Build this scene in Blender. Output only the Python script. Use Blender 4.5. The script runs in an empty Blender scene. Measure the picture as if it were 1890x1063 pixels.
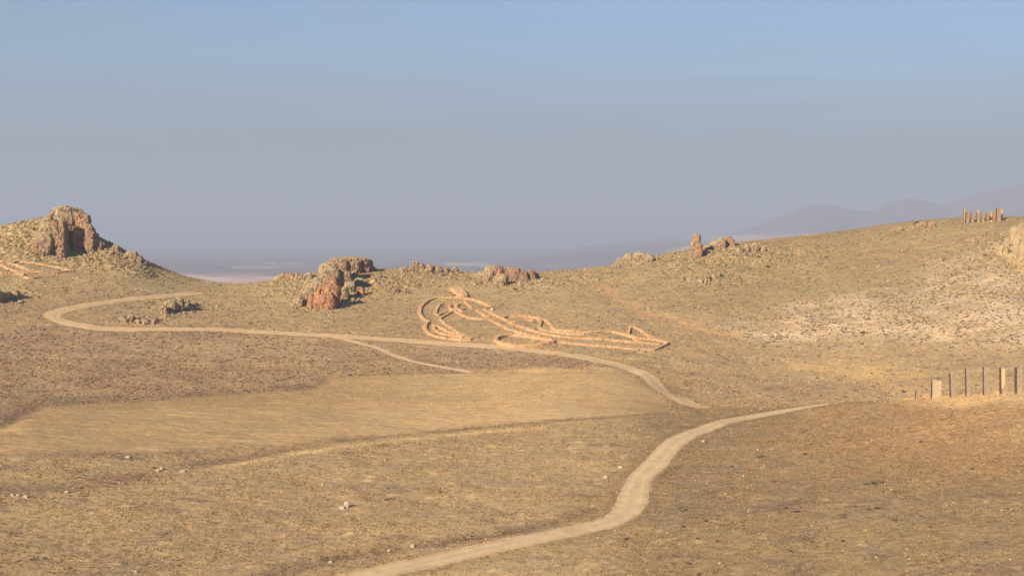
import bpy, math, random
import numpy as np
from mathutils import Vector, noise as mnoise
random.seed(7); rng = np.random.default_rng(7)
S = bpy.context.scene
C = S.collection
# ------------------------------------------------------------------ camera, sky, sun, exposure
W0, H0 = 1890.0, 1063.0
F = 2500.0                     # focal length in photo pixels
YH = 440.0                     # eye-level row
PITCH = math.atan((H0/2-YH)/F)
cam = bpy.data.cameras.new('camera'); camo = bpy.data.objects.new('camera', cam); C.objects.link(camo)
cam.sensor_width = 36.0; cam.lens = 36.0*F/W0
cam.clip_start = 0.5; cam.clip_end = 200000
camo.location = (0, 0, 0); camo.rotation_euler = (math.pi/2-PITCH, 0, 0)
S.camera = camo
SUN_AZ, SUN_EL = math.radians(39), math.radians(25)        # behind the camera, to its left
sd = Vector((-math.sin(SUN_AZ)*math.cos(SUN_EL), -math.cos(SUN_AZ)*math.cos(SUN_EL), math.sin(SUN_EL)))
sun = bpy.data.lights.new('sun', 'SUN'); sun.energy = 5.0; sun.angle = math.radians(0.6); sun.color = (1.0, 0.86, 0.68)
suno = bpy.data.objects.new('sun', sun); C.objects.link(suno)
suno.rotation_euler = sd.to_track_quat('Z', 'Y').to_euler(); suno.location = (-300, -300, 300)
world = bpy.data.worlds.new('World'); S.world = world; world.use_nodes = True
nt = world.node_tree; nt.nodes.clear()
def N(nt, t, **kw):
    n = nt.nodes.new(t)
    for k, v in kw.items():
        if k in ('ins',):
            for kk, vv in v.items(): n.inputs[kk].default_value = vv
        else: setattr(n, k, v)
    return n
sky = N(nt, 'ShaderNodeTexSky', sky_type='NISHITA', sun_disc=False, sun_elevation=SUN_EL, sun_rotation=math.pi+SUN_AZ,
        altitude=1200, air_density=1.0, dust_density=1.0, ozone_density=1.5)
tc = N(nt, 'ShaderNodeTexCoord')
sep = N(nt, 'ShaderNodeSeparateXYZ'); nt.links.new(tc.outputs['Generated'], sep.inputs[0])
# a layer of dry haze over the plain: its ragged upper edge some five degrees up
mp = N(nt, 'ShaderNodeMapping'); mp.inputs['Scale'].default_value = (1.6, 1.6, 22)
nt.links.new(tc.outputs['Generated'], mp.inputs[0])
nz = N(nt, 'ShaderNodeTexNoise', ins={'Scale': 1.5, 'Detail': 6, 'Roughness': 0.55}); nt.links.new(mp.outputs[0], nz.inputs['Vector'])
mad = N(nt, 'ShaderNodeMath', operation='MULTIPLY_ADD'); mad.inputs[1].default_value = 0.075
nt.links.new(nz.outputs['Fac'], mad.inputs[0]); nt.links.new(sep.outputs[2], mad.inputs[2])
ramp = N(nt, 'ShaderNodeValToRGB'); sb = N(nt, 'ShaderNodeMath', operation='SUBTRACT'); sb.inputs[1].default_value = 0.0125; nt.links.new(mad.outputs[0], sb.inputs[0]); nt.links.new(sb.outputs[0], ramp.inputs[0])
e = ramp.color_ramp.elements
e[0].position = 0.0; e[0].color = (1, 1, 1, 1); e[1].position = 0.30; e[1].color = (0, 0, 0, 1)
for p, v in ((0.07, 0.97), (0.095, 0.85), (0.115, 0.66), (0.15, 0.42)):
    q = ramp.color_ramp.elements.new(p); q.color = (v, v, v, 1)
skm = N(nt, 'ShaderNodeVectorMath', operation='MULTIPLY'); skm.inputs[1].default_value = (0.74, 0.95, 1.13)
nt.links.new(sky.outputs[0], skm.inputs[0])
mixw = N(nt, 'ShaderNodeMix', data_type='RGBA'); nt.links.new(ramp.outputs[0], mixw.inputs[0])
nt.links.new(skm.outputs[0], mixw.inputs[6]); mixw.inputs[7].default_value = (1.78, 2.02, 2.42, 1)
mp2 = N(nt, 'ShaderNodeMapping'); mp2.inputs['Scale'].default_value = (2.2, 2.2, 30); mp2.inputs['Rotation'].default_value = (0, math.radians(2.5), 0)
nt.links.new(tc.outputs['Generated'], mp2.inputs[0])
nz2 = N(nt, 'ShaderNodeTexNoise', ins={'Scale': 1.1, 'Detail': 7, 'Roughness': 0.6, 'Distortion': .4}); nt.links.new(mp2.outputs[0], nz2.inputs['Vector'])
vr = N(nt, 'ShaderNodeMapRange'); vr.inputs[1].default_value = .46; vr.inputs[2].default_value = .70; vr.inputs[3].default_value = 0; vr.inputs[4].default_value = .45; nt.links.new(nz2.outputs['Fac'], vr.inputs[0])
mixv = N(nt, 'ShaderNodeMix', data_type='RGBA'); nt.links.new(vr.outputs[0], mixv.inputs[0]); nt.links.new(mixw.outputs[2], mixv.inputs[6]); mixv.inputs[7].default_value = (2.45, 2.55, 2.8, 1)
bg = N(nt, 'ShaderNodeBackground'); bg.inputs['Strength'].default_value = 0.057
nt.links.new(mixv.outputs[2], bg.inputs[0])
wo = N(nt, 'ShaderNodeOutputWorld'); nt.links.new(bg.outputs[0], wo.inputs[0])
S.view_settings.view_transform = 'Standard'; S.view_settings.look = 'None'
S.view_settings.exposure = 1.2; S.view_settings.gamma = 1.0
S.render.resolution_x = 1024; S.render.resolution_y = 575
S.render.engine = 'CYCLES'
S.cycles.volume_bounces = 0
HAZE_D = 0.00016; HAZE_C = (0.475, 0.55, 0.69, 1)

# ------------------------------------------------------------------ numpy noise
def _h(ix, iy, iz, seed):
    h = (ix.astype(np.int64)*374761393 + iy.astype(np.int64)*668265263 + iz.astype(np.int64)*2147483647 + seed*1274126177) & 0xffffffff
    h = ((h ^ (h >> 13))*1274126177) & 0xffffffff
    h = (h ^ (h >> 16)) & 0xffffffff
    h = (h*2246822519) & 0xffffffff
    return (h ^ (h >> 15)) & 0xffffffff
def vn2(x, y, seed=0):             # gradient noise, about -1..1
    x0 = np.floor(x); y0 = np.floor(y); fx = x-x0; fy = y-y0
    u = fx*fx*fx*(fx*(fx*6-15)+10); v = fy*fy*fy*(fy*(fy*6-15)+10)
    def g(ax, ay, dx, dy):
        a = _h(ax, ay, np.zeros_like(ax), seed)*(2*math.pi/4294967296.0)
        return np.cos(a)*dx+np.sin(a)*dy
    n00 = g(x0, y0, fx, fy); n10 = g(x0+1, y0, fx-1, fy); n01 = g(x0, y0+1, fx, fy-1); n11 = g(x0+1, y0+1, fx-1, fy-1)
    a = n00+u*(n10-n00); b = n01+u*(n11-n01)
    return (a+v*(b-a))*1.5
def fbm(x, y, wl, octv=3, seed=0, gain=.5):
    r = 0; a = 1; t = 0
    for i in range(octv):
        r = r+a*vn2(x/wl+13.7*i, y/wl-7.3*i, seed+i*17); t += a; a *= gain; wl *= .5
    return r/t
def vn3(p, seed=0):
    p0 = np.floor(p); f = p-p0; u = f*f*(3-2*f)
    r = 0
    for dx in (0, 1):
        for dy in (0, 1):
            for dz in (0, 1):
                w = (u[:, 0] if dx else 1-u[:, 0])*(u[:, 1] if dy else 1-u[:, 1])*(u[:, 2] if dz else 1-u[:, 2])
                r = r+w*(_h(p0[:, 0]+dx, p0[:, 1]+dy, p0[:, 2]+dz, seed)/2147483648.0-1)
    return r
def fbm3(p, wl, octv=3, seed=0):
    r = 0; a = 1; t = 0
    for i in range(octv):
        r = r+a*vn3(p/wl+i*11.3, seed+i*7); t += a; a *= .5; wl *= .5
    return r/t
def worley3(p, seed=0):            # distance to nearest and second nearest feature, id of nearest
    p0 = np.floor(p); d1 = np.full(len(p), 9.); d2 = np.full(len(p), 9.); idn = np.zeros(len(p))
    for dx in (-1, 0, 1):
        for dy in (-1, 0, 1):
            for dz in (-1, 0, 1):
                c = p0+np.array([dx, dy, dz])
                h1 = _h(c[:, 0], c[:, 1], c[:, 2], seed)/4294967296.0
                h2 = _h(c[:, 0], c[:, 1], c[:, 2], seed+5)/4294967296.0
                h3 = _h(c[:, 0], c[:, 1], c[:, 2], seed+9)/4294967296.0
                d = np.sqrt(((c+np.stack([h1, h2, h3], 1)-p)**2).sum(1))
                m = d < d1
                d2 = np.where(m, d1, np.minimum(d2, d)); idn = np.where(m, h1, idn); d1 = np.where(m, d, d1)
    return d1, d2, idn
def ss(a, b, x):
    t = np.clip((x-a)/(b-a), 0, 1); return t*t*(3-2*t)

# ------------------------------------------------------------------ sight lines (where a thing of the photograph stands on the terrain)
CP, SP = math.cos(PITCH), math.sin(PITCH)
def ray(px, py):
    a = (px-W0/2)/F; b = -(py-H0/2)/F
    d = np.array([a, CP+b*SP, -SP+b*CP]); return d/math.hypot(d[0], d[1])     # unit horizontal length
def at(px, py, D): return ray(px, py)*D
# terrain survey: (photo column, photo row, range in metres) or (column, None, range, height)
SV = []
near = [(1200, 188), (1063, 215), (1000, 231), (940, 249), (880, 270), (820, 294)]
mid = [(770, 320), (740, 341), (700, 371), (650, 410), (610, 440)]
def col(x, pts, behind):
    for y, D in pts: SV.append((x, y, D))
    for D, z in behind: SV.append((x, None, D, z))
col(-350, near+mid+[(570, 468), (545, 488), (500, 520), (460, 545), (452, 562)], [(640, -2), (760, -30)])
col(0, near+mid+[(585, 452), (545, 490), (500, 518), (467, 541), (436, 562)], [(640, -6), (740, -40)])
col(60, [(500, 518), (470, 541), (417, 563)], [(640, -8)])
col(105, [(500, 520), (471, 542), (405, 565)], [(640, -9)])
col(140, [(472, 543), (428, 562)], [(630, -12)])
col(190, [(470, 542), (451, 557)], [])
col(220, near+mid+[(570, 470), (545, 494), (500, 524), (463, 551)], [(640, -22), (740, -50)])
col(300, [(547, 500), (515, 530), (497, 548)], [(640, -38)])
col(400, near+mid+[(570, 478), (548, 505), (534, 525)], [(600, -34), (740, -70)])
col(500, [(570, 478), (540, 512), (519, 545)], [(640, -42)])
col(600, near+mid+[(570, 474), (530, 516), (502, 552)], [(650, -38), (740, -60)])
col(750, [(570, 475), (530, 515), (499, 560)], [(650, -38)])
col(900, near+mid+[(570, 475), (530, 515), (505, 560)], [(650, -38), (740, -60)])
col(1050, [(570, 475), (530, 512), (499, 556)], [(650, -36)])
col(1150, near+[(770, 320), (740, 342), (700, 372), (650, 410), (610, 442), (570, 478), (530, 515), (488, 565)], [(660, -30), (740, -55)])
col(1290, near+[(770, 323), (755, 341)], [(360, -42.6), (560+100, -18), (760, -40)])
col(1290, [(735, 375), (700, 390), (650, 422), (610, 450), (570, 478), (530, 508), (490, 541), (460, 568)], [])
col(1420, near+[(770, 324), (752, 343)], [(362, -44.3)])
col(1420, [(722, 386), (690, 408), (650, 434), (610, 462), (570, 487), (530, 512), (490, 540), (450, 572)], [(670, -10), (760, -32)])
col(1560, near+[(770, 318), (742, 337)], [(360, -45.6)])
col(1560, [(710, 396), (680, 418), (640, 446), (600, 470), (550, 502), (500, 534), (436, 584)], [(680, -4)])
col(1700, near+[(770, 311), (735, 333)], [(360, -45.4)])
col(1700, [(700, 404), (660, 431), (620, 458), (570, 488), (520, 519), (470, 552), (415, 594)], [(690, 4), (780, -20)])
col(1790, [(770, 308), (730, 331), (407, 594)], [(360, -44.8)])
col(1890, near+[(770, 305), (728, 330)], [(360, -44.4)])
col(1890, [(700, 404), (660, 431), (620, 456), (570, 486), (500, 524), (450, 552), (412, 588)], [(690, 4), (780, -20)])
col(2250, near+[(770, 305), (725, 330)], [(360, -44)])
col(2250, [(700, 404), (650, 435), (600, 465), (550, 495), (500, 524), (450, 554)], [(690, -4), (780, -24)])
P = []
for s in SV:
    if s[1] is None: d = ray(s[0], 500); P.append((d[0]*s[2], d[1]*s[2], s[3]))
    else: d = at(s[0], s[1], s[2]); P.append(tuple(d))
for a in range(-40, 41, 8):
    t = math.radians(a); P.append((math.sin(t)*900, math.cos(t)*900, -95)); P.append((math.sin(t)*1100, math.cos(t)*1100, -130))
    P.append((math.sin(t)*120, math.cos(t)*120, -36))
P = np.array(P)
def tk(r2): return np.where(r2 > 1e-12, r2*np.log(np.maximum(r2, 1e-12)), 0)*.5
Q = P[:, :2]/100.0; n = len(P)
K = tk(((Q[:, None]-Q[None])**2).sum(2))+np.eye(n)*1e-4
A = np.zeros((n+3, n+3)); A[:n, :n] = K; A[:n, n] = 1; A[:n, n+1:] = Q; A[n, :n] = 1; A[n+1:, :n] = Q.T
wt = np.linalg.solve(A, np.concatenate([P[:, 2], [0, 0, 0]]))
def tps(x, y):
    x = np.asarray(x, float).ravel()/100; y = np.asarray(y, float).ravel()/100; out = np.empty_like(x)
    for i in range(0, len(x), 40000):
        a = x[i:i+40000]; b = y[i:i+40000]
        r2 = (a[:, None]-Q[None, :, 0])**2+(b[:, None]-Q[None, :, 1])**2
        out[i:i+40000] = tk(r2)@wt[:n]+wt[n]+wt[n+1]*a+wt[n+2]*b
    return out
FLOOR = -172.0
def hbase(x, y):
    shp = np.shape(x); x = np.asarray(x, float).ravel(); y = np.asarray(y, float).ravel()
    D = np.hypot(x, y); az = np.degrees(np.arctan2(x, y))
    z = np.full(len(x), FLOOR)
    m = (D > 120) & (D < 1500) & (np.abs(az) < 45)
    zn = -1.7-.2417*D
    zs = np.where(D < 560, np.maximum(-56-0*D, -1.7-.2417*D), -56-(D-560)*.12)   # country out of sight
    z = np.where(D < 1500, np.maximum(zs, FLOOR), FLOOR)
    if m.any():
        t = tps(x[m], y[m]); Dm = D[m]; zm = z[m]
        w = 1-ss(900, 1400, Dm); t = np.where(Dm > 900, FLOOR+(t-FLOOR)*w, t)
        w2 = ss(120, 190, Dm); t = zn[m]*(1-w2)+t*w2
        wa = 1-ss(28, 44, np.abs(az[m])); z[m] = zm*(1-wa)+t*wa
    return z.reshape(shp)
def hit(px, py, dmin=150, dmax=640):
    d = ray(px, py); D = np.arange(dmin, dmax, 1.0)
    g = hbase(d[0]*D, d[1]*D)-d[2]*D
    k = np.where(g > 0)[0]
    if len(k) == 0: t = D[int(np.argmax(g))]
    else:
        i = k[0]; t = D[i] if i == 0 else D[i-1]+(-g[i-1])/(g[i]-g[i-1])
    return np.array([d[0]*t, d[1]*t])
def hits(pts, **k): return np.array([hit(a, b, **k) for a, b in pts])
def smooth(pts, step=1.0):         # Catmull-Rom through the points, even spacing
    pts = np.asarray(pts, float); p = np.vstack([2*pts[0]-pts[1], pts, 2*pts[-1]-pts[-2]]); out = []
    for i in range(1, len(p)-2):
        for t in np.linspace(0, 1, 16, endpoint=False):
            a, b, c, d = p[i-1], p[i], p[i+1], p[i+2]
            out.append(.5*((2*b)+(-a+c)*t+(2*a-5*b+4*c-d)*t*t+(-a+3*b-3*c+d)*t**3))
    out.append(p[-2]); out = np.array(out)
    L = np.concatenate([[0], np.cumsum(np.linalg.norm(np.diff(out, axis=0), axis=1))])
    s = np.linspace(0, L[-1], max(3, int(L[-1]/step)+1))
    return np.stack([np.interp(s, L, out[:, k]) for k in range(out.shape[1])], 1)

# ------------------------------------------------------------------ lines and areas of the ground, in world metres
ROADN = smooth(hits([(450, 1110), (560, 1088), (660, 1063), (760, 1043), (880, 1016), (1000, 992), (1080, 975), (1138, 958), (1166, 935), (1162, 912), (1180, 886), (1212, 852), (1238, 823), (1268, 803), (1320, 784), (1400, 763)], dmax=342)); ROADN = np.vstack([ROADN[::9], [at(1450, 754, 331)[:2], at(1495, 748, 334)[:2], at(1535, 744, 337)[:2]]]); ROADN = smooth(ROADN)
e1 = ROADN[-1]; ROADN = smooth(np.vstack([ROADN[::12], e1, e1+np.array([14, 12.]), e1+np.array([34, 28.])]))
ROADF = smooth(np.vstack([hits([(1292, 752), (1268, 744), (1240, 729), (1212, 713), (1198, 698), (1180, 687), (1150, 677), (1080, 660), (1000, 649), (900, 639), (750, 629), (600, 619), (500, 613), (400, 609), (300, 608), (200, 607), (150, 601), (112, 593), (95, 584), (104, 575), (150, 564), (220, 554), (300, 547), (360, 541)], dmin=345)]))
PATH = smooth(hits([(615, 622), (660, 632), (700, 643), (730, 657), (770, 669), (820, 678), (865, 685)], dmin=345))
TRACK = smooth(hits([(1105, 528), (1150, 556), (1200, 578), (1270, 600), (1350, 622)]))
BANK1 = smooth(hits([(-60, 815), (0, 793), (75, 752), (160, 741), (300, 733), (450, 722), (585, 711), (615, 695), (700, 688), (870, 686), (1050, 686), (1172, 688)]))
BANK2 = smooth(hits([(-60, 912), (0, 905), (150, 893), (300, 872), (420, 850), (560, 822), (700, 804), (850, 790), (1000, 776), (1120, 768), (1250, 760)], dmax=340))
LTRACK = smooth(hits([(330, 872), (460, 852), (640, 823), (800, 806), (900, 797), (1000, 789)], dmax=340))
BANK3 = smooth(hits([(480, 1066), (600, 1030), (740, 1008), (860, 992), (980, 972), (1050, 955), (1090, 938)], dmax=340))
DK4 = smooth(hits([(-40, 838), (120, 840), (300, 836), (420, 832)], dmax=340))
def pl(pts): return hits(pts)
FIELD = pl([(612, 690), (870, 687), (1172, 689), (1192, 712), (1225, 745), (1230, 762), (1000, 774), (760, 797), (600, 814), (300, 832), (-80, 845), (-80, 820), (90, 748), (585, 713)])
MAUVE = pl([(-80, 625), (60, 596), (180, 612), (400, 612), (700, 632), (1000, 655), (1172, 686), (870, 685), (612, 690), (585, 711), (90, 745), (-80, 815)])
CHALK = pl([(1350, 604), (1450, 572), (1600, 548), (1700, 512), (1780, 470), (1830, 440), (1950, 440), (1950, 640), (1700, 618), (1560, 624), (1400, 630)])
RIGHTN = pl([(1500, 750), (1600, 741), (1700, 737), (1960, 732), (1960, 900), (1800, 900), (1600, 880), (1480, 860), (1400, 820), (1440, 780)])
GOLDC = pl([(1640, 742), (1700, 733), (1960, 726), (1960, 746), (1780, 748)])
GOLD2 = pl([(1470, 668), (1560, 664), (1650, 672), (1700, 690), (1650, 715), (1560, 700), (1480, 690)])
DARKV = pl([(1290, 748), (1230, 715), (1240, 690), (1400, 680), (1600, 705), (1650, 728), (1500, 738), (1400, 747)])
CRAGM = [(110, 430, 26, 1), (40, 440, 20, 1), (200, 470, 16, .8), (260, 495, 12, .8), (330, 562, 9, 1), (245, 587, 6, .5), (620, 530, 20, 1), (545, 520, 12, .8), (700, 520, 18, 1), (790, 500, 16, .9), (920, 512, 16, 1), (1000, 518, 14, .8),
         (1080, 512, 12, .5), (1180, 478, 10, .6), (1290, 480, 18, 1), (1350, 470, 18, 1), (1420, 470, 16, .8), (1480, 470, 14, .5), (1330, 510, 16, .6), (1860, 455, 14, 1), (1690, 420, 10, .4), (20, 548, 8, .8)]
CRAGM = [(hit(a, b), r, s) for a, b, r, s in CRAGM]

def linedist(x, y, line, rmax, step=6):
    d = np.full(len(x), rmax*1.0)
    for i in range(0, len(line)-1, step):
        seg = line[i:i+step+1]
        lo = seg.min(0)-rmax; hi = seg.max(0)+rmax
        m = np.where((x > lo[0]) & (x < hi[0]) & (y > lo[1]) & (y < hi[1]))[0]
        if len(m) == 0: continue
        for k in range(len(seg)-1):
            a, b = seg[k], seg[k+1]; ab = b-a; L = (ab**2).sum()+1e-9
            t = np.clip(((x[m]-a[0])*ab[0]+(y[m]-a[1])*ab[1])/L, 0, 1)
            d[m] = np.minimum(d[m], np.hypot(x[m]-a[0]-t*ab[0], y[m]-a[1]-t*ab[1]))
    return d
def polymask(x, y, poly, soft=3.0, wob=0.0):
    out = np.zeros(len(x)); lo = poly.min(0)-soft*2; hi = poly.max(0)+soft*2
    m = np.where((x > lo[0]) & (x < hi[0]) & (y > lo[1]) & (y < hi[1]))[0]
    X = x[m]; Y = y[m]
    if wob:
        X = X+wob*fbm(X, Y, 14, 3, 91); Y = Y+wob*fbm(x[m], Y, 14, 3, 77)
    ins = np.zeros(len(m), bool); d = np.full(len(m), 1e9); p = np.vstack([poly, poly[:1]])
    for a, b in zip(p[:-1], p[1:]):
        c = ((a[1] > Y) != (b[1] > Y)) & (X < (b[0]-a[0])*(Y-a[1])/(b[1]-a[1]+1e-12)+a[0]); ins ^= c
        ab = b-a; t = np.clip(((X-a[0])*ab[0]+(Y-a[1])*ab[1])/((ab**2).sum()+1e-9), 0, 1)
        d = np.minimum(d, np.hypot(X-a[0]-t*ab[0], Y-a[1]-t*ab[1]))
    sdv = np.where(ins, d, -d); out[m] = ss(-soft, soft, sdv); return out
# ------------------------------------------------------------------ tags, meshes, materials
def tag(o, label=None, cat=None, group=None, kind=None):
    if label: o['label'] = label
    if cat: o['category'] = cat
    if group: o['group'] = group
    if kind: o['kind'] = kind
    return o
def mesh_np(name, v, f, mat=None, parent=None, smooth_=False, cols=None, mi=None, mats=None):
    """v (n,3), f (m,k) of one face size or a list of such arrays"""
    me = bpy.data.meshes.new(name); fs = f if isinstance(f, list) else [f]
    fs = [np.asarray(a, np.int32) for a in fs if len(a)]
    v = np.asarray(v, np.float32); me.vertices.add(len(v)); me.vertices.foreach_set('co', v.ravel())
    nl = sum(a.size for a in fs); npoly = sum(len(a) for a in fs)
    me.loops.add(nl); me.loops.foreach_set('vertex_index', np.concatenate([a.ravel() for a in fs]))
    me.polygons.add(npoly)
    tot = np.concatenate([np.full(len(a), a.shape[1], np.int32) for a in fs]); st = np.concatenate([[0], np.cumsum(tot)[:-1]]).astype(np.int32)
    me.polygons.foreach_set('loop_start', st)
    me.polygons.foreach_set('use_smooth', np.full(npoly, smooth_, bool))
    if mi is not None: me.polygons.foreach_set('material_index', np.asarray(mi, np.int32))
    me.update(calc_edges=True); me.validate()
    for nm, c in (cols or {}).items():
        if c.ndim == 1: a = me.attributes.new(nm, 'FLOAT', 'POINT'); a.data.foreach_set('value', c.astype(np.float32))
        else:
            a = me.attributes.new(nm, 'FLOAT_COLOR', 'POINT'); c4 = np.ones((len(c), 4), np.float32); c4[:, :3] = c; a.data.foreach_set('color', c4.ravel())
    for m in (mats or ([mat] if mat else [])): me.materials.append(m)
    o = bpy.data.objects.new(name, me); C.objects.link(o)
    if parent: o.parent = parent
    return o
def empty(name, loc):
    o = bpy.data.objects.new(name, None); C.objects.link(o); o.location = tuple(loc); o.empty_display_size = .5; return o
def newmat(name, rough=.95, spec=.15):
    m = bpy.data.materials.new(name); m.use_nodes = True; t = m.node_tree; b = t.nodes['Principled BSDF']
    b.inputs['Roughness'].default_value = rough; b.inputs['Specular IOR Level'].default_value = spec
    return m, t, b
def noise_n(t, vec, scale, detail=4, rough=.6, dist=0.0):
    n = N(t, 'ShaderNodeTexNoise', ins={'Scale': scale, 'Detail': detail, 'Roughness': rough, 'Distortion': dist})
    t.links.new(vec, n.inputs['Vector']); return n.outputs['Fac']
def mrange(t, v, a, b, c=0., d=1.):
    n = N(t, 'ShaderNodeMapRange'); n.inputs[1].default_value = a; n.inputs[2].default_value = b; n.inputs[3].default_value = c; n.inputs[4].default_value = d
    t.links.new(v, n.inputs[0]); return n.outputs[0]
def mixc(t, fac, a, b, mode='MIX'):
    n = N(t, 'ShaderNodeMix', data_type='RGBA', blend_type=mode)
    for s, v in ((0, fac), (6, a), (7, b)):
        if hasattr(v, 'links') or hasattr(v, 'is_linked'): t.links.new(v, n.inputs[s])
        elif s == 0: n.inputs[0].default_value = v
        else: n.inputs[s].default_value = (*v, 1)
    return n.outputs[2]
def mathn(t, op, a, b):
    n = N(t, 'ShaderNodeMath', operation=op)
    for i, v in ((0, a), (1, b)):
        if hasattr(v, 'is_linked'): t.links.new(v, n.inputs[i])
        else: n.inputs[i].default_value = v
    return n.outputs[0]
def bump(t, h, b, dist, strength=1.0):
    n = N(t, 'ShaderNodeBump'); n.inputs['Distance'].default_value = dist; n.inputs['Strength'].default_value = strength
    t.links.new(h, n.inputs['Height']); t.links.new(n.outputs[0], b.inputs['Normal'])
def attr(t, name, out='Color'):
    n = N(t, 'ShaderNodeAttribute', attribute_name=name); return n.outputs[out]
def objco(t): return N(t, 'ShaderNodeTexCoord').outputs['Object']
def scl(t, vec, s):
    n = N(t, 'ShaderNodeMapping'); n.inputs['Scale'].default_value = s; t.links.new(vec, n.inputs[0]); return n.outputs[0]

# dry steppe: the colour of each stretch of ground, broken up by turf, straw, bare earth and pebbles
def ground_mat(name='dry_steppe', fine=1.0):
    m, t, b = newmat(name); co = objco(t); base = attr(t, 'Col')
    n1 = noise_n(t, scl(t, co, (.55, .9, .9)), 1.0*fine, 5, .65, .6)
    n2 = noise_n(t, co, 3.2*fine, 4, .7)
    n3 = noise_n(t, scl(t, co, (.6, 1, 1)), .16*fine, 5, .6, .4)
    gr = attr(t, 'Grain', 'Fac')
    c = mixc(t, mrange(t, n3, .38, .62), (.90, .93, .97), (1.08, 1.04, .98)); c = mixc(t, 1.0, base, c, 'MULTIPLY')
    k = mixc(t, mrange(t, n1, .36, .64), (.74, .735, .74), (1.20, 1.20, 1.18)); k = mixc(t, gr, (1, 1, 1), k)
    c = mixc(t, 1.0, c, k, 'MULTIPLY')
    k2 = mixc(t, mrange(t, n2, .34, .66), (.74, .74, .75), (1.25, 1.24, 1.21)); k2 = mixc(t, gr, (1, 1, 1), k2)
    c = mixc(t, 1.0, c, k2, 'MULTIPLY')
    v = N(t, 'ShaderNodeTexVoronoi', ins={'Scale': 1.1*fine}); t.links.new(co, v.inputs['Vector'])
    st = mrange(t, v.outputs['Distance'], .10, .14, 1, 0)
    pick = mrange(t, noise_n(t, co, .35, 3, .7), .55, .68); st = mathn(t, 'MULTIPLY', st, pick); st = mathn(t, 'MULTIPLY', st, gr)
    c = mixc(t, mathn(t, 'MULTIPLY', st, .8), c, (.50, .41, .27))
    t.links.new(c, b.inputs['Base Color'])
    h = mathn(t, 'ADD', n1, mathn(t, 'MULTIPLY', n2, .6)); bump(t, mathn(t, 'MULTIPLY', h, gr), b, .30, .9)
    return m
M = {}
M['ground'] = ground_mat()
def road_mat():
    m, t, b = newmat('packed_earth'); co = objco(t); a = attr(t, 'Across', 'Fac')
    n1 = noise_n(t, scl(t, co, (1, 1, 1)), .5, 5, .65); n2 = noise_n(t, co, 4, 3, .6)
    c = mixc(t, mrange(t, n1, .35, .65), (.395, .272, .145), (.51, .362, .198))
    c = mixc(t, mrange(t, n2, .3, .7, 0, .35), c, (.38, .28, .17))
    mid_ = mrange(t, mathn(t, 'ABSOLUTE', a, 0), 0.02, .28, 1, 0); mid_ = mathn(t, 'MULTIPLY', mid_, mrange(t, noise_n(t, co, .45, 4, .7), .52, .66))
    c = mixc(t, mathn(t, 'MULTIPLY', mid_, .55), c, (.26, .20, .125))
    ed = mrange(t, mathn(t, 'ABSOLUTE', a, 0), .6, 1.0); ed = mathn(t, 'MULTIPLY', ed, mrange(t, noise_n(t, co, 1.3, 4, .7), .42, .60))
    c = mixc(t, mathn(t, 'MULTIPLY', ed, .8), c, (.27, .21, .13))
    rt = mrange(t, mathn(t, 'ABSOLUTE', mathn(t, 'SUBTRACT', mathn(t, 'ABSOLUTE', a, 0), .40), 0), .05, .17, 1, 0); rt = mathn(t, 'MULTIPLY', rt, mrange(t, noise_n(t, co, .2, 3, .6), .4, .6))
    c = mixc(t, mathn(t, 'MULTIPLY', rt, .45), c, (.56, .41, .235))
    t.links.new(c, b.inputs['Base Color']); bump(t, n2, b, .05, .6); return m
M['road'] = road_mat()
def rock_mat(nm='lichened_rock', s1=(.185, .108, .068), s2=(.32, .205, .122), l1=(.265, .212, .110), l2=(.42, .345, .190)):
    m, t, b = newmat(nm, .9); co = objco(t); rust = attr(t, 'Rust', 'Fac'); tint = attr(t, 'Tint', 'Fac')
    n1 = noise_n(t, co, .55, 5, .65, .5); n2 = noise_n(t, co, 2.2, 4, .7); n3 = noise_n(t, scl(t, co, (1, 1, .35)), .9, 4, .6)
    stone = mixc(t, mrange(t, n1, .35, .65), s1, s2)
    lich = mixc(t, mrange(t, n2, .3, .7), l1, l2)
    c = mixc(t, mathn(t, 'MULTIPLY', mrange(t, n1, .40, .55), tint), stone, lich)
    red = mixc(t, mrange(t, n3, .35, .65), (.20, .085, .048), (.42, .19, .085)); red = mixc(t, mrange(t, n2, .45, .7), red, (.42, .27, .14))
    rf = mathn(t, 'ADD', rust, mathn(t, 'MULTIPLY', mathn(t, 'SUBTRACT', n1, .5), 1.1)); rf = mrange(t, rf, .40, .56)
    c = mixc(t, rf, c, red)
    c = mixc(t, 1.0, c, mixc(t, mrange(t, n2, .3, .7), (.72, .72, .74), (1.22, 1.2, 1.16)), 'MULTIPLY')
    t.links.new(c, b.inputs['Base Color']); bump(t, mathn(t, 'ADD', n1, n2), b, .35, .9); return m
M['rock'] = rock_mat(); M['ochre_rock'] = rock_mat('ochre_rock', (.30, .20, .105), (.44, .31, .17), (.28, .225, .12), (.40, .33, .19))
def simple_mat(name, c1, c2, sc=1.5, bd=.1, rough=.92, colattr=False, stretch=(1, 1, 1)):
    m, t, b = newmat(name, rough); co = scl(t, objco(t), stretch); n1 = noise_n(t, co, sc, 4, .65)
    c = mixc(t, mrange(t, n1, .33, .67), c1, c2)
    if colattr: c = mixc(t, 1.0, attr(t, 'Col'), c, 'MULTIPLY')
    t.links.new(c, b.inputs['Base Color']); bump(t, n1, b, bd); return m
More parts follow.
